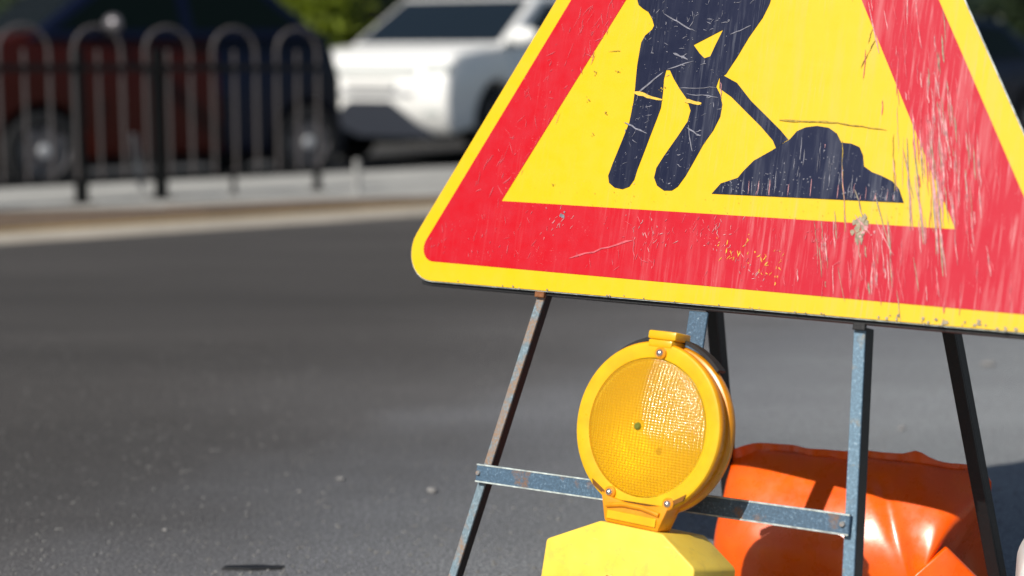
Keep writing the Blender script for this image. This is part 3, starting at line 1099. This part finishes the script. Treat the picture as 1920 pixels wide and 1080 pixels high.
mb.build('lock_slot', M['lamp_brown'], lk)

# ------------------------------------------------------------------ orange ballast bag
A, B = Vector((.322, 2.365, 0)), Vector((.682, 2.196, 0))   # run of its top seam
bx = (B - A).normalized()
by = Vector((bx.y, -bx.x, 0))                               # toward the viewer
if by.y > 0:
    by = -by
mid = (A + B) / 2
BAG = basis(mid, bx, -by, Z)
bag = empty('ballast_bag', BAG, 'shiny orange ballast bag slumped on the road behind the sign legs', 'sandbag')
bm = bmesh.new()
NU, NV = 72, 72
Lb, Db, Hb = .196, .100, .228
from mathutils import noise as mnoise


def ridge(x):
    return .005 * math.exp(-((x - .095) / .022) ** 2) + .006 * mnoise.noise(Vector((x * 11, 5.3, 0)))


rows = []
for i in range(NU + 1):
    s = -1 + 2 * i / NU
    ex = (1 - abs(s) ** (5.0 if s < 0 else 16.0))
    ex = max(ex, 0) ** .42
    row = []
    for j in range(NV):
        a = 2 * math.pi * j / NV
        c, sn = math.cos(a), math.sin(a)
        # cross-section in (y,z): flat bottom, belly, pinched seam on top
        yy = Db * (abs(c) ** .8) * (1 if c > 0 else -1)
        zz = sn
        if zz > 0:
            yy *= (1 - .80 * zz ** 1.9)
            z = .085 + (Hb - .085) * (zz ** .92)
        else:
            z = .085 * (1 - abs(zz) ** .55)
        yy *= (.25 + .75 * ex)
        z = .10 + (z - .10) * (.42 + .58 * ex) if z < .16 else z * (.90 + .10 * ex)
        p = Vector((s * Lb * (1.0 + .03 * math.sin(z * 22)), yy, z))
        nz = mnoise.noise(Vector((p.x * 9, p.y * 9, p.z * 9 + 3))) * .0045 + mnoise.noise(Vector((p.x * 24, p.y * 24, p.z * 16))) * .0012
        # crease running from the seam down to the right, as a slumped bag folds
        cr = (p.x - .070) + (p.z - .16) * .55
        nz -= .005 * math.exp(-(cr / .012) ** 2) * (1 if p.z < .21 else .3)
        cr2 = (p.x - .125) - (.2 - p.z) * .5
        nz += .006 * math.exp(-(cr2 / .045) ** 2)
        p += Vector((0, 1 if yy > 0 else -1, .2)) * nz
        p.z += ridge(p.x) * max(0, zz) ** 3
        if s > .35:          # right end slumps inward toward the ground
            p.x -= .85 * max(0, .20 - p.z) * ((s - .35) / .65) ** 2 * max(0, min(1, .5 - yy / (Db * 1.1)))
        p.z = max(p.z, .001)
        row.append(bm.verts.new(p))
    rows.append(row)
for i in range(NU):
    for j in range(NV):
        bm.faces.new((rows[i][j], rows[i][(j + 1) % NV], rows[i + 1][(j + 1) % NV], rows[i + 1][j]))
bm.faces.new(rows[0])
bm.faces.new(rows[-1][::-1])
bmesh.ops.recalc_face_normals(bm, faces=bm.faces)
me = bpy.data.meshes.new('bag_body')
bm.to_mesh(me)
bm.free()
for p in me.polygons:
    p.use_smooth = True
me.materials.append(M['bag'])
link('bag_body', me, bag)
# welded seam fin along the top
mb = MB()
n = 40
vs, fs = [], []
for i in range(n + 1):
    s = -1 + 2 * i / n
    x = s * Lb * .985
    h = Hb * (.90 + .10 * max(0, 1 - abs(s) ** 5) ** .42) + ridge(x)
    yo = .003 * math.sin(s * 9) + .002 * math.sin(s * 23)
    fin = .009 + .0025 * mnoise.noise(Vector((x * 30, 2, 0))) + .010 * math.exp(-((x - .088) / .016) ** 2)
    vs += [(x, yo - .0016, h - .008), (x, yo * 1.8 - .0012, h + fin), (x, yo * 1.8 + .0012, h + fin), (x, yo + .0016, h - .008)]
for i in range(n):
    a = i * 4
    fs += [(a, a + 1, a + 5, a + 4), (a + 1, a + 2, a + 6, a + 5), (a + 2, a + 3, a + 7, a + 6)]
mb.add(vs, fs)
mb.build('seam', M['bag'], bag, smooth=True)
# folded flap at the right end
mb = MB()
fl = [(.088, -.128, .002), (.225, -.110, .002), (.240, -.062, .004), (.196, -.070, .090), (.150, -.088, .138), (.112, -.116, .100)]
mb.add(fl + [(x - .004, y + .012, z) for x, y, z in fl], [(0, 1, 2, 3, 4, 5), (11, 10, 9, 8, 7, 6)] + [(i, (i + 1) % 6, 6 + (i + 1) % 6, 6 + i) for i in range(6)])
mb.build('end_flap', M['bag'], bag, bevel=.006, seg=3, smooth=True)

# white plastic object just entering at the lower right corner
jm = Matrix.Translation((.672, 1.975, 0)) @ Matrix.Rotation(R(-15), 4, 'Z')
jug = empty('plastic_weight', jm, 'rounded white plastic block at the lower right corner beside the rear leg', 'plastic block')
mb = MB()
mb.prism([(-.028, .0), (.11, .0), (.11, .19), (.085, .215), (.02, .215), (-.006, .203), (-.024, .177)], -.05, .05, lambda p: (p[0], p[2], p[1]))
mb.build('shell', M['white_plastic'], jug, bevel=.014, seg=4, smooth=True)
mb = MB()
mb.lathe([(.016, .2155), (.016, .229), (.013, .232), (0, .232)], 20, lambda p: (p[0] + .05, p[1], p[2]))
mb.build('cap', M['white_plastic'], jug, smooth=True)

# ------------------------------------------------------------------ guard railing with hooped tops
FO = Vector((-2.2, 9.07, 0))
FD = Vector((.8, .6, 0))
RM = basis(FO, FD, Vector((-.6, .8, 0)), Z)
fence = empty('guard_railing', RM, 'black hoop topped pedestrian guard railing along the far pavement edge', 'railing')
PITCH = .14
bar_m = {}
T0, T1 = -1.53 - .42 * 2, 1.41


def bar_mesh(h):
    k = round(h, 3)
    if k not in bar_m:
        mb = MB()
        mb.tube([(0, 0, .14), (0, 0, h)], .0096, 8)
        bar_m[k] = mb.mesh('bar', M['rail_grey'], smooth=True)
    return bar_m[k]


t = -.27 - .42 * 6
while t < 1.25:
    # hoop of two legs joined by an arch, one short bar inside, then a gap of one pitch
    mb = MB()
    pts = [(0, 0, .14), (0, 0, .80)] + [(PITCH - PITCH * math.cos(R(a)), 0, .865 + .14 * math.sin(R(a))) for a in range(0, 181, 15)] + [(2 * PITCH, 0, .80), (2 * PITCH, 0, .14)]
    mb.tube(pts, .0098, 8)
    o = mb.build('hoop', M['rail_grey'], fence, smooth=True)
    o.location = (t, 0, 0)
    o = link('bar', bar_mesh(.875), fence)
    o.location = (t + PITCH, 0, 0)
    t += 3 * PITCH
for z, h in ((.775, .018), (.145, .014)):
    mb = MB()
    mb.box((-.27 - .42 * 6 - .03, -.012, z - h), (1.28, .012, z + h))
    mb.build('rail', M['rail_black'], fence, bevel=.003, seg=1)
for tx, r, mt in ((-1.45, .022, 'rail_black'), (-.235, .030, 'rail_black'), (.245, .030, 'rail_black'), (.70, .013, 'rail_grey'), (1.275, .02, 'rail_black')):
    mb = MB()
    mb.box((tx - r, .013, .02), (tx + r, .013 + 2 * r, .88 if r > .02 else .17))
    mb.box((tx - r * 2, .013 - r, .02), (tx + r * 2, .013 + 3 * r, .034))
    mb.build('post', M[mt], fence, bevel=.003, seg=1)
# slanting stay behind the second post
mb = MB()
mb.bar((.10, .08, .40), (.24, .30, .055), (1, 0, 0), (0, 1, 0), -.018, .018, -.004, .004)
mb.build('stay', M['car_grey'], fence)
for i, (x, y) in enumerate(((-.93, 9.62),)):
    bo = empty('bollard', (x, y, .022), 'slender grey bollard on the pale pavement right of the railing end', 'bollard')
    mb = MB()
    mb.lathe([(.03, 0), (.028, .01), (.022, .02), (.022, .19), (.018, .205), (0, .208)], 14)
    mb.build('post', M['bollard_grey'], bo, smooth=True)


# ------------------------------------------------------------------ cars
def wheel(parent, x, y, r, side, hub='alloy'):
    """side=+1 left side of the car (outer face toward +y)"""
    w = bpy.data.objects.new('wheel', None)
    COL.objects.link(w)
    w.parent = parent
    w.location = (x, y, r)
    f = lambda p: (p[0], side * p[2], p[1])
    mb = MB()
    mb.lathe([(r * .62, .0), (r * .66, .012), (r * .85, .018), (r * .96, .008), (r, -.02), (r, -.15), (r * .95, -.18), (r * .62, -.18)], 40, f)
    mb.build('tyre', M['tyre'], w, smooth=True)
    mb = MB()
    mb.lathe([(r * .66, .004), (r * .62, -.004), (r * .58, -.03), (.0, -.045)], 40, f)
    for k in range(7):
        a = k * 2 * math.pi / 7
        ca, sa = math.cos(a), math.sin(a)
        vs = []
        for rr, ww, zz in ((r * .10, .030, .006), (r * .62, .022, .002)):
            for sgn in (-1, 1):
                for dz in (0, -.03):
                    vs.append(f((rr * ca - sgn * ww * sa, rr * sa + sgn * ww * ca, zz + dz)))
        mb.add(vs, [(0, 2, 6, 4), (1, 5, 7, 3), (0, 4, 5, 1), (2, 3, 7, 6)])
    mb.build('rim', M[hub], w, smooth=True)
    mb = MB()
    mb.lathe([(.05, .004), (.045, .013), (.0, .018)], 20, f)
    mb.build('hub_cap', M['hub_chrome'], w, smooth=True)
    return w


def shell(prof, hw, bev, taper, xmin, xmax, tumble=0.0, zref=0.0, ztop=1.0):
    """side profile extruded across the car, edges rounded, plan shape tapered toward both ends"""
    bm = bmesh.new()
    n = len(prof)
    a = [bm.verts.new((x, -hw, z)) for x, z in prof]
    b = [bm.verts.new((x, hw, z)) for x, z in prof]
    fa = bm.faces.new(a)
    fb = bm.faces.new(b[::-1])
    for i in range(n):
        j = (i + 1) % n
        bm.faces.new((a[j], a[i], b[i], b[j]))
    bmesh.ops.recalc_face_normals(bm, faces=bm.faces)
    es = list(fa.edges) + list(fb.edges)
    if bev:
        bmesh.ops.bevel(bm, geom=es, offset=bev, segments=4, affect='EDGES', profile=.5, clamp_overlap=True)
    bmesh.ops.triangulate(bm, faces=[f for f in bm.faces if len(f.verts) > 4])
    xc, xh = (xmin + xmax) / 2, (xmax - xmin) / 2
    for v in bm.verts:
        u = abs(v.co.x - xc) / xh
        k = 1 - taper * u ** 4
        if tumble and v.co.z > zref:
            k *= 1 - tumble * (v.co.z - zref) / (ztop - zref)
        v.co.y *= k
    return bm


def bm_obj(bm, name, mat, parent, auto=40):
    me = bpy.data.meshes.new(name)
    bm.to_mesh(me)
    bm.free()
    for p in me.polygons:
        p.use_smooth = True
    me.set_sharp_from_angle(angle=R(auto))
    me.materials.append(mat)
    return link(name, me, parent)


def make_car(root, c):
    """c: dict of proportions; x=0 at the front axle, +x forward"""
    wb, r, hw = c['wb'], c['r'], c['hw']
    ra = r * 1.16
    belt = c['belt']
    front = c['front']           # (x,z) list from cowl forward and down to the sill
    rear_ = c['rear']            # (x,z) list from sill up to the belt
    sill = c['sill']

    def arch(cx):
        a0 = math.degrees(math.asin(max(-1, min(1, (sill - r) / ra))))
        return [(cx + ra * math.cos(R(a)), r + ra * math.sin(R(a))) for a in [a0 + (180 - 2 * a0) * i / 12 for i in range(13)]]
    prof = front + arch(0) + arch(-wb) + rear_
    xmin, xmax = min(p[0] for p in prof), max(p[0] for p in prof)
    bm = shell(prof, hw, .05, c['taper'], xmin, xmax, .06, .7, belt)
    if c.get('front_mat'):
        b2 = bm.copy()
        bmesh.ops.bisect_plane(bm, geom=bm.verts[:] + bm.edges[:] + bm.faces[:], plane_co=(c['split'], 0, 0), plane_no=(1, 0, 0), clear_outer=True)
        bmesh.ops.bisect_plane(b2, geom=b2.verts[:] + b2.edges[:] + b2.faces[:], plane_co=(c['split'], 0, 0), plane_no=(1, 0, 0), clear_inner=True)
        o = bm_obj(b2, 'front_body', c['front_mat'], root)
        o['label'] = 'bonnet and front side with a reddish reflection painted in'
    bm_obj(bm, 'body', c['mat'], root)
    # cabin
    cab = c['cabin']             # windscreen foot, roof front, roof rear, rear window foot
    zt = max(p[1] for p in cab)
    cabp = [cab[0], cab[1]] + [((cab[1][0] * (1 - s) + cab[2][0] * s), (cab[1][1] * (1 - s) + cab[2][1] * s) + .03 * math.sin(math.pi * s)) for s in (.25, .5, .75)] + [cab[2], cab[3]]
    ch = hw - .03
    tum = c.get('tumble', .18)
    bm_obj(shell(cabp, ch, .045, 0.02, cab[3][0] - .3, cab[0][0] + .3, tum, belt - .05, zt), 'cabin', c['mat'], root)

    def ys(z):
        return ch * (1 - tum * max(0, z - belt + .05) / (zt - belt + .05))
    # side windows
    for sgn in (1, -1):
        for poly in c['windows']:
            mb = MB()
            vs = [(x, sgn * (ys(z) + .004), z) for x, z in poly] + [(x, sgn * (ys(z) - .012), z) for x, z in poly]
            n = len(poly)
            mb.add(vs, [tuple(range(n)), tuple(range(2 * n - 1, n - 1, -1))] + [(i, (i + 1) % n, n + (i + 1) % n, n + i) for i in range(n)])
            mb.build('side_window', M['car_glass'], root)

    def screen(name, p, q, inset):
        p, q = Vector((p[0], 0, p[1])), Vector((q[0], 0, q[1]))
        a = p.lerp(q, .10)
        b = p.lerp(q, .92)
        nrm = (q - p).cross(Vector((0, 1, 0))).normalized()
        if (nrm.x > 0) != (name == 'windscreen'):
            nrm = -nrm
        ya, yb = ys(a.z) - inset, ys(b.z) - inset
        vs = [a + Y * ya, a - Y * ya, b - Y * yb, b + Y * yb]
        vs = [v + nrm * .006 for v in vs] + [v - nrm * .012 for v in vs]
        mb = MB()
        mb.add(vs, [(0, 1, 2, 3), (7, 6, 5, 4), (0, 4, 5, 1), (1, 5, 6, 2), (2, 6, 7, 3), (3, 7, 4, 0)])
        mb.build(name, M['screen_glass'], root)
    screen('windscreen', cab[0], cab[1], .07)
    screen('rear_window', cab[3], cab[2], .09)
    # wheels and dark arch liners
    for sgn in (1, -1):
        for x in (0, -wb):
            wheel(root, x, sgn * (hw - .045), r, sgn, c.get('rim', 'alloy'))
    for x in (0, -wb):
        mb = MB()
        mb.prism([(x + (ra + .01) * math.cos(R(a)), r + (ra + .01) * math.sin(R(a))) for a in range(0, 181, 15)], -hw + .20, hw - .20, lambda p: (p[0], p[2], p[1]))
        mb.build('wheel_arch', M['car_black'], root)
    mb = MB()
    mb.box((-wb - .1, -hw + .1, sill - .08), (.1, hw - .1, sill + .06))
    mb.build('underside', M['car_black'], root)
    # door seams, handles, mirrors
    for sgn in (1, -1):
        for x in c['seams']:
            mb = MB()
            mb.box((x - .004, min(sgn * (hw - .03), sgn * (hw + .001)), sill + .08), (x + .004, max(sgn * (hw - .03), sgn * (hw + .001)), .70))
            mb.build('door_seam', M['car_black'], root)
        for x in c['handles']:
            mb = MB()
            y0, y1 = sorted((sgn * (hw * .945), sgn * (hw * .945 + .035)))
            mb.box((x - .09, y0, belt - .16), (x + .09, y1, belt - .13))
            mb.build('door_handle', c['mat'], root, bevel=.008)
        if sgn < 0 and c.get('one_mirror'):
            continue
        bm = bmesh.new()
        bmesh.ops.create_uvsphere(bm, u_segments=20, v_segments=12, radius=1)
        mx, mz = c['mirror']
        for v in bm.verts:
            ma, mb2, mc = c.get('mirror_size', (.075, .10, .075))
            v.co = Vector((max(v.co.x, -.35) * ma + mx, v.co.y * mb2 + sgn * (hw + .12), v.co.z * mc + mz))
        mr = bm_obj(bm, 'mirror', c['mirror_mat'], root)
        mb = MB()
        y0, y1 = sorted((sgn * (hw - .08), sgn * (hw + .06)))
        mb.box((mx - .02, y0, mz - .075), (mx + .03, y1, mz - .045))
        mb.build('mirror_arm', M['car_black'], mr)


def sides(root, mk):
    for s_ in (1, -1):
        mk(s_)


def row(t, m, z=-.136):
    return Vector(K(t, m, z))


def car_matrix(near_front_axle_xy, hw):
    """cars stand along the kerb, nose toward the left of the picture"""
    f = -DV
    l = Vector((.6, -.8, 0))
    o = Vector((near_front_axle_xy[0], near_front_axle_xy[1], -.14)) - l * hw
    return basis(o, f, l, Z)


# --- small navy car behind the railing, red reflection painted on its front
hb = empty('parked_car', car_matrix((-3.40, 11.72), .80), 'small dark navy car with a reddish reflection painted on its front half parked behind the hooped railing', 'car')
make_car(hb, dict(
    wb=2.21, r=.30, hw=.80, belt=1.18, sill=.24, taper=.13, mat=M['car_navy'], front_mat=M['car_red_reflection'], split=-1.42,
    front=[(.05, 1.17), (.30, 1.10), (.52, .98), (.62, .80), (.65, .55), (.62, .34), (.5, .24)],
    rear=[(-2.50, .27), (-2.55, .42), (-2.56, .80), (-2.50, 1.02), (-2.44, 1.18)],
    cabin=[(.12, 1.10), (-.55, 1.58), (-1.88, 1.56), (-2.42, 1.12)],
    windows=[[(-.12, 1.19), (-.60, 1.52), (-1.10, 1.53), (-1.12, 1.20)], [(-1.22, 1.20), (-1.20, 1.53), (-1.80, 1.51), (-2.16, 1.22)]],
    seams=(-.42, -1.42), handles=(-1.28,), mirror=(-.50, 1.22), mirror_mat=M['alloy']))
for o in list(hb.children):
    if o.name.startswith('door_handle'):
        o.data.materials[0] = M['car_black']
for sgn in (1, -1):
    mb = MB()
    y0, y1 = sorted((sgn * .42, sgn * .66))
    mb.box((.54, y0, .74), (.645, y1, .90))
    mb.build('headlight', M['headlight'], hb, bevel=.03, smooth=True)
    mb = MB()
    y0, y1 = sorted((sgn * .34, sgn * .54))
    mb.box((-2.565, y0, .78), (-2.46, y1, 1.02))
    mb.build('taillight', M['taillight'], hb, bevel=.02, smooth=True)
mb = MB()
mb.box((.585, -.34, .40), (.66, .34, .56))
mb.build('grille', M['car_black'], hb, bevel=.02)
mb = MB()
mb.box((-2.576, -.26, .50), (-2.55, .26, .61))
mb.build('number_plate', M['number_plate'], hb)

# --- white sport utility car
HW = .90
SF = Vector((-.469, -.883, 0))
SL = Vector((.883, -.469, 0))
so = Vector((-.50, 14.3, -.14)) - SF * .86 - SL * HW
su = empty('parked_car', basis(so, SF, SL, Z), 'white car with sunlit bonnet facing the viewer beside the left edge of the sign', 'car')
make_car(su, dict(
    wb=2.66, r=.36, hw=HW, belt=1.14, sill=.34, taper=.10, mat=M['car_white'],
    front=[(-.16, 1.12), (.25, 1.09), (.62, 1.04), (.76, .97), (.84, .80), (.865, .58), (.84, .40), (.74, .30), (.52, .34)],
    rear=[(-3.30, .34), (-3.50, .45), (-3.54, .85), (-3.46, 1.14)],
    cabin=[(-.04, 1.08), (-1.00, 1.60), (-3.02, 1.56), (-3.40, 1.10)], tumble=.11,
    windows=[[(-.44, 1.15), (-1.10, 1.53), (-1.62, 1.54), (-1.62, 1.16)], [(-1.72, 1.16), (-1.72, 1.54), (-2.55, 1.52), (-2.62, 1.18)], [(-2.72, 1.19), (-2.68, 1.51), (-2.98, 1.49), (-3.16, 1.21)]],
    seams=(-.52, -1.66, -2.5), handles=(-1.50, -2.36), mirror=(-.22, 1.18), mirror_mat=M['car_white'], one_mirror=True, mirror_size=(.09, .16, .095)))
for sgn in (1, -1):
    mb = MB()
    y0, y1 = sorted((sgn * .52, sgn * .80))
    mb.box((.66, y0, .82), (.822, y1, .93))
    mb.build('headlight', M['headlight'], su, bevel=.03, smooth=True)
    mb = MB()
    y0, y1 = sorted((sgn * .56, sgn * .74))
    mb.box((.76, y0, .47), (.862, y1, .54))
    mb.build('fog_light', M['headlight'], su, bevel=.02)
mb = MB()
mb.box((.74, -.48, .835), (.842, .48, .905))
mb.build('grille', M['headlight'], su, bevel=.02)
mb = MB()
mb.box((.78, -.66, .64), (.874, .46, .685))
mb.build('lower_grille', M['car_grey'], su, bevel=.015)
mb = MB()
mb.prism([(-.70, .27), (.66, .27), (.50, .40), (.22, .60), (-.22, .60), (-.50, .40)], .66, .878, lambda p: (p[2], p[0], p[1]))
mb.build('bumper_shadow', M['bumper_shade'], su, bevel=.012)  # navy car's shadow on the bumper, put in as a dark trapezoid
mb = MB()
mb.box((.872, -.26, .70), (.882, .26, .80))
mb.build('number_plate', M['number_plate'], su)

# --- dark car further along the row, seen past the sign's right edge
d3 = Vector((-.72, 14.0)) + Vector((.8, .6)) * 6.1
far = empty('parked_car', car_matrix((d3.x, d3.y), .88), 'dark navy saloon car showing past the right edge of the sign', 'car')
make_car(far, dict(
    wb=2.6, r=.31, hw=.87, belt=.98, sill=.24, taper=.12, mat=M['car_navy'],
    front=[(-.35, .97), (.30, .90), (.62, .80), (.78, .66), (.82, .45), (.78, .28), (.5, .24)],
    rear=[(-3.35, .24), (-3.52, .40), (-3.55, .80), (-3.45, 1.0), (-2.9, 1.02)],
    cabin=[(-.30, .93), (-1.0, 1.42), (-2.2, 1.42), (-2.95, .98)],
    windows=[[(-.62, .99), (-1.05, 1.36), (-1.55, 1.38), (-1.55, 1.0)], [(-1.64, 1.0), (-1.64, 1.38), (-2.15, 1.36), (-2.55, 1.02)]],
    seams=(-.5, -1.6, -2.45), handles=(-1.45, -2.3), mirror=(-.6, 1.03), mirror_mat=M['car_navy']))

# ------------------------------------------------------------------ planting and building beyond
def leaf_cloud(seed, n, rx, ry, rz, size, zc):
    r = random.Random(seed)
    mb = MB()
    clumps = []
    for k in range(46):
        a, b = r.random() * 6.283, math.acos(r.uniform(-1, 1))
        q = r.uniform(.45, 1.0)
        clumps.append((rx * q * math.sin(b) * math.cos(a), ry * q * math.sin(b) * math.sin(a), zc + rz * q * math.cos(b)))
    for i in range(n):
        c = r.choice(clumps)
        p = Vector((c[0] + r.gauss(0, .19), c[1] + r.gauss(0, .19), c[2] + r.gauss(0, .16)))
        if p.z < .1:
            continue
        a = Vector((r.gauss(0, 1), r.gauss(0, 1), r.gauss(0, .6))).normalized()
        b = a.orthogonal().normalized()
        s = size * r.uniform(.6, 1.3)
        mb.add([p - a * s, p + b * s * .45, p + a * s, p - b * s * .45], [(0, 1, 2, 3)])
    return mb


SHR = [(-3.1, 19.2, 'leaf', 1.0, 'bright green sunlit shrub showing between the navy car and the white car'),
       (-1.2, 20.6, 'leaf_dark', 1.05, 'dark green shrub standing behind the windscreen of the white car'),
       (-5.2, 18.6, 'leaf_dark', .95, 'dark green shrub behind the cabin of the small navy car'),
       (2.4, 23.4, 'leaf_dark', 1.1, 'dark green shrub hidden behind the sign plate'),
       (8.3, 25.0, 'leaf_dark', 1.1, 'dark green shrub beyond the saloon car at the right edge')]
for i, (x, y, mt, sc, lab) in enumerate(SHR):
    rt = empty('shrub', Matrix.Translation((x, y, -.16)) @ Matrix.Scale(sc, 4), lab, 'shrub', 'shrubs planted beyond the parked cars')
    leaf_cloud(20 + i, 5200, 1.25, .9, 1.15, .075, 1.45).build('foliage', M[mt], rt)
    mb = MB()
    for k in range(5):
        a = k * 1.257 + i
        mb.tube([(.06 * math.cos(a), .06 * math.sin(a), -.02), (.2 * math.cos(a), .2 * math.sin(a), .6), (.55 * math.cos(a), .45 * math.sin(a), 1.6)], [.05, .035, .012], 7)
    mb.build('stems', M['bark'], rt, smooth=True)

# pale green lamp post far left
lp = empty('lamp_post', (-5.28, 18.0, -.16), 'pale green lamp post beyond the bonnet of the small navy car', 'lamp post')
mb = MB()
mb.lathe([(.14, 0), (.14, .5), (.11, .56), (.085, .62), (.07, 3.2), (.05, 5.2), (0, 5.25)], 16)
mb.build('pole', M['pale_green'], lp, smooth=True)
mb = MB()
mb.tube([(0, 0, 5.1), (.3, -.3, 5.45), (.9, -.9, 5.5)], .03, 8)
mb.build('arm', M['pale_green'], lp, smooth=True)
mb = MB()
mb.box((.75, -1.25, 5.40), (1.15, -.8, 5.52))
mb.build('lantern', M['car_grey'], lp, bevel=.03)

# street building behind, dark stone ground floor with tall glazing
bo_ = Vector((-16.0, 20.5, -.16))
BM = basis(bo_, DV, MV, Z)
bd = empty('shop_building', BM, 'dark stone building with teal shop windows behind the parked cars', 'building')
mb = MB()
mb.box((0, 0, 0), (44, 9, 8.5))
mb.build('wall', M['dark_stone'], bd)
mb = MB()
mb.box((-.1, -.25, 8.5), (44.1, 9.1, 8.8))
mb.build('cornice', M['cream_stone'], bd)
fm = MB()
fm.box((0, -.06, 0), (.09, -.003, 2.9))
fm.box((2.31, -.06, 0), (2.4, -.003, 2.9))
fm.box((.091, -.06, 2.80), (2.309, -.003, 2.9))
fm.box((.091, -.06, 0), (2.309, -.003, .10))
fmesh = fm.mesh('window', M['frame_dark'])
pm = MB()
pm.box((.092, -.030, .102), (2.308, -.004, 2.798))
pmesh = pm.mesh('pane', M['teal_glass'])
um = MB()
um.box((0, -.05, 0), (1.4, -.003, 1.9))
umesh = um.mesh('upper_window', M['teal_glass'])
sm_ = MB()
sm_.box((-.1, -.16, -.14), (1.5, -.002, -.01))
smesh = sm_.mesh('sill', M['cream_stone'])
for k in range(13):
    o = link('window', fmesh, bd)
    o.location = (.8 + k * 3.3, 0, .45)
    link('pane', pmesh, o)
    o2 = link('upper_window', umesh, bd)
    o2.location = (1.3 + k * 3.3, 0, 5.0)
    link('sill', smesh, o2)
for k in range(14):
    mb = MB()
    mb.box((.0 + k * 3.3 - .2, -.14, 0), (k * 3.3 + .3, -.003, 4.2))
    mb.build('pilaster', M['cream_stone'] if k in (9, 10) else M['dark_stone'], bd)
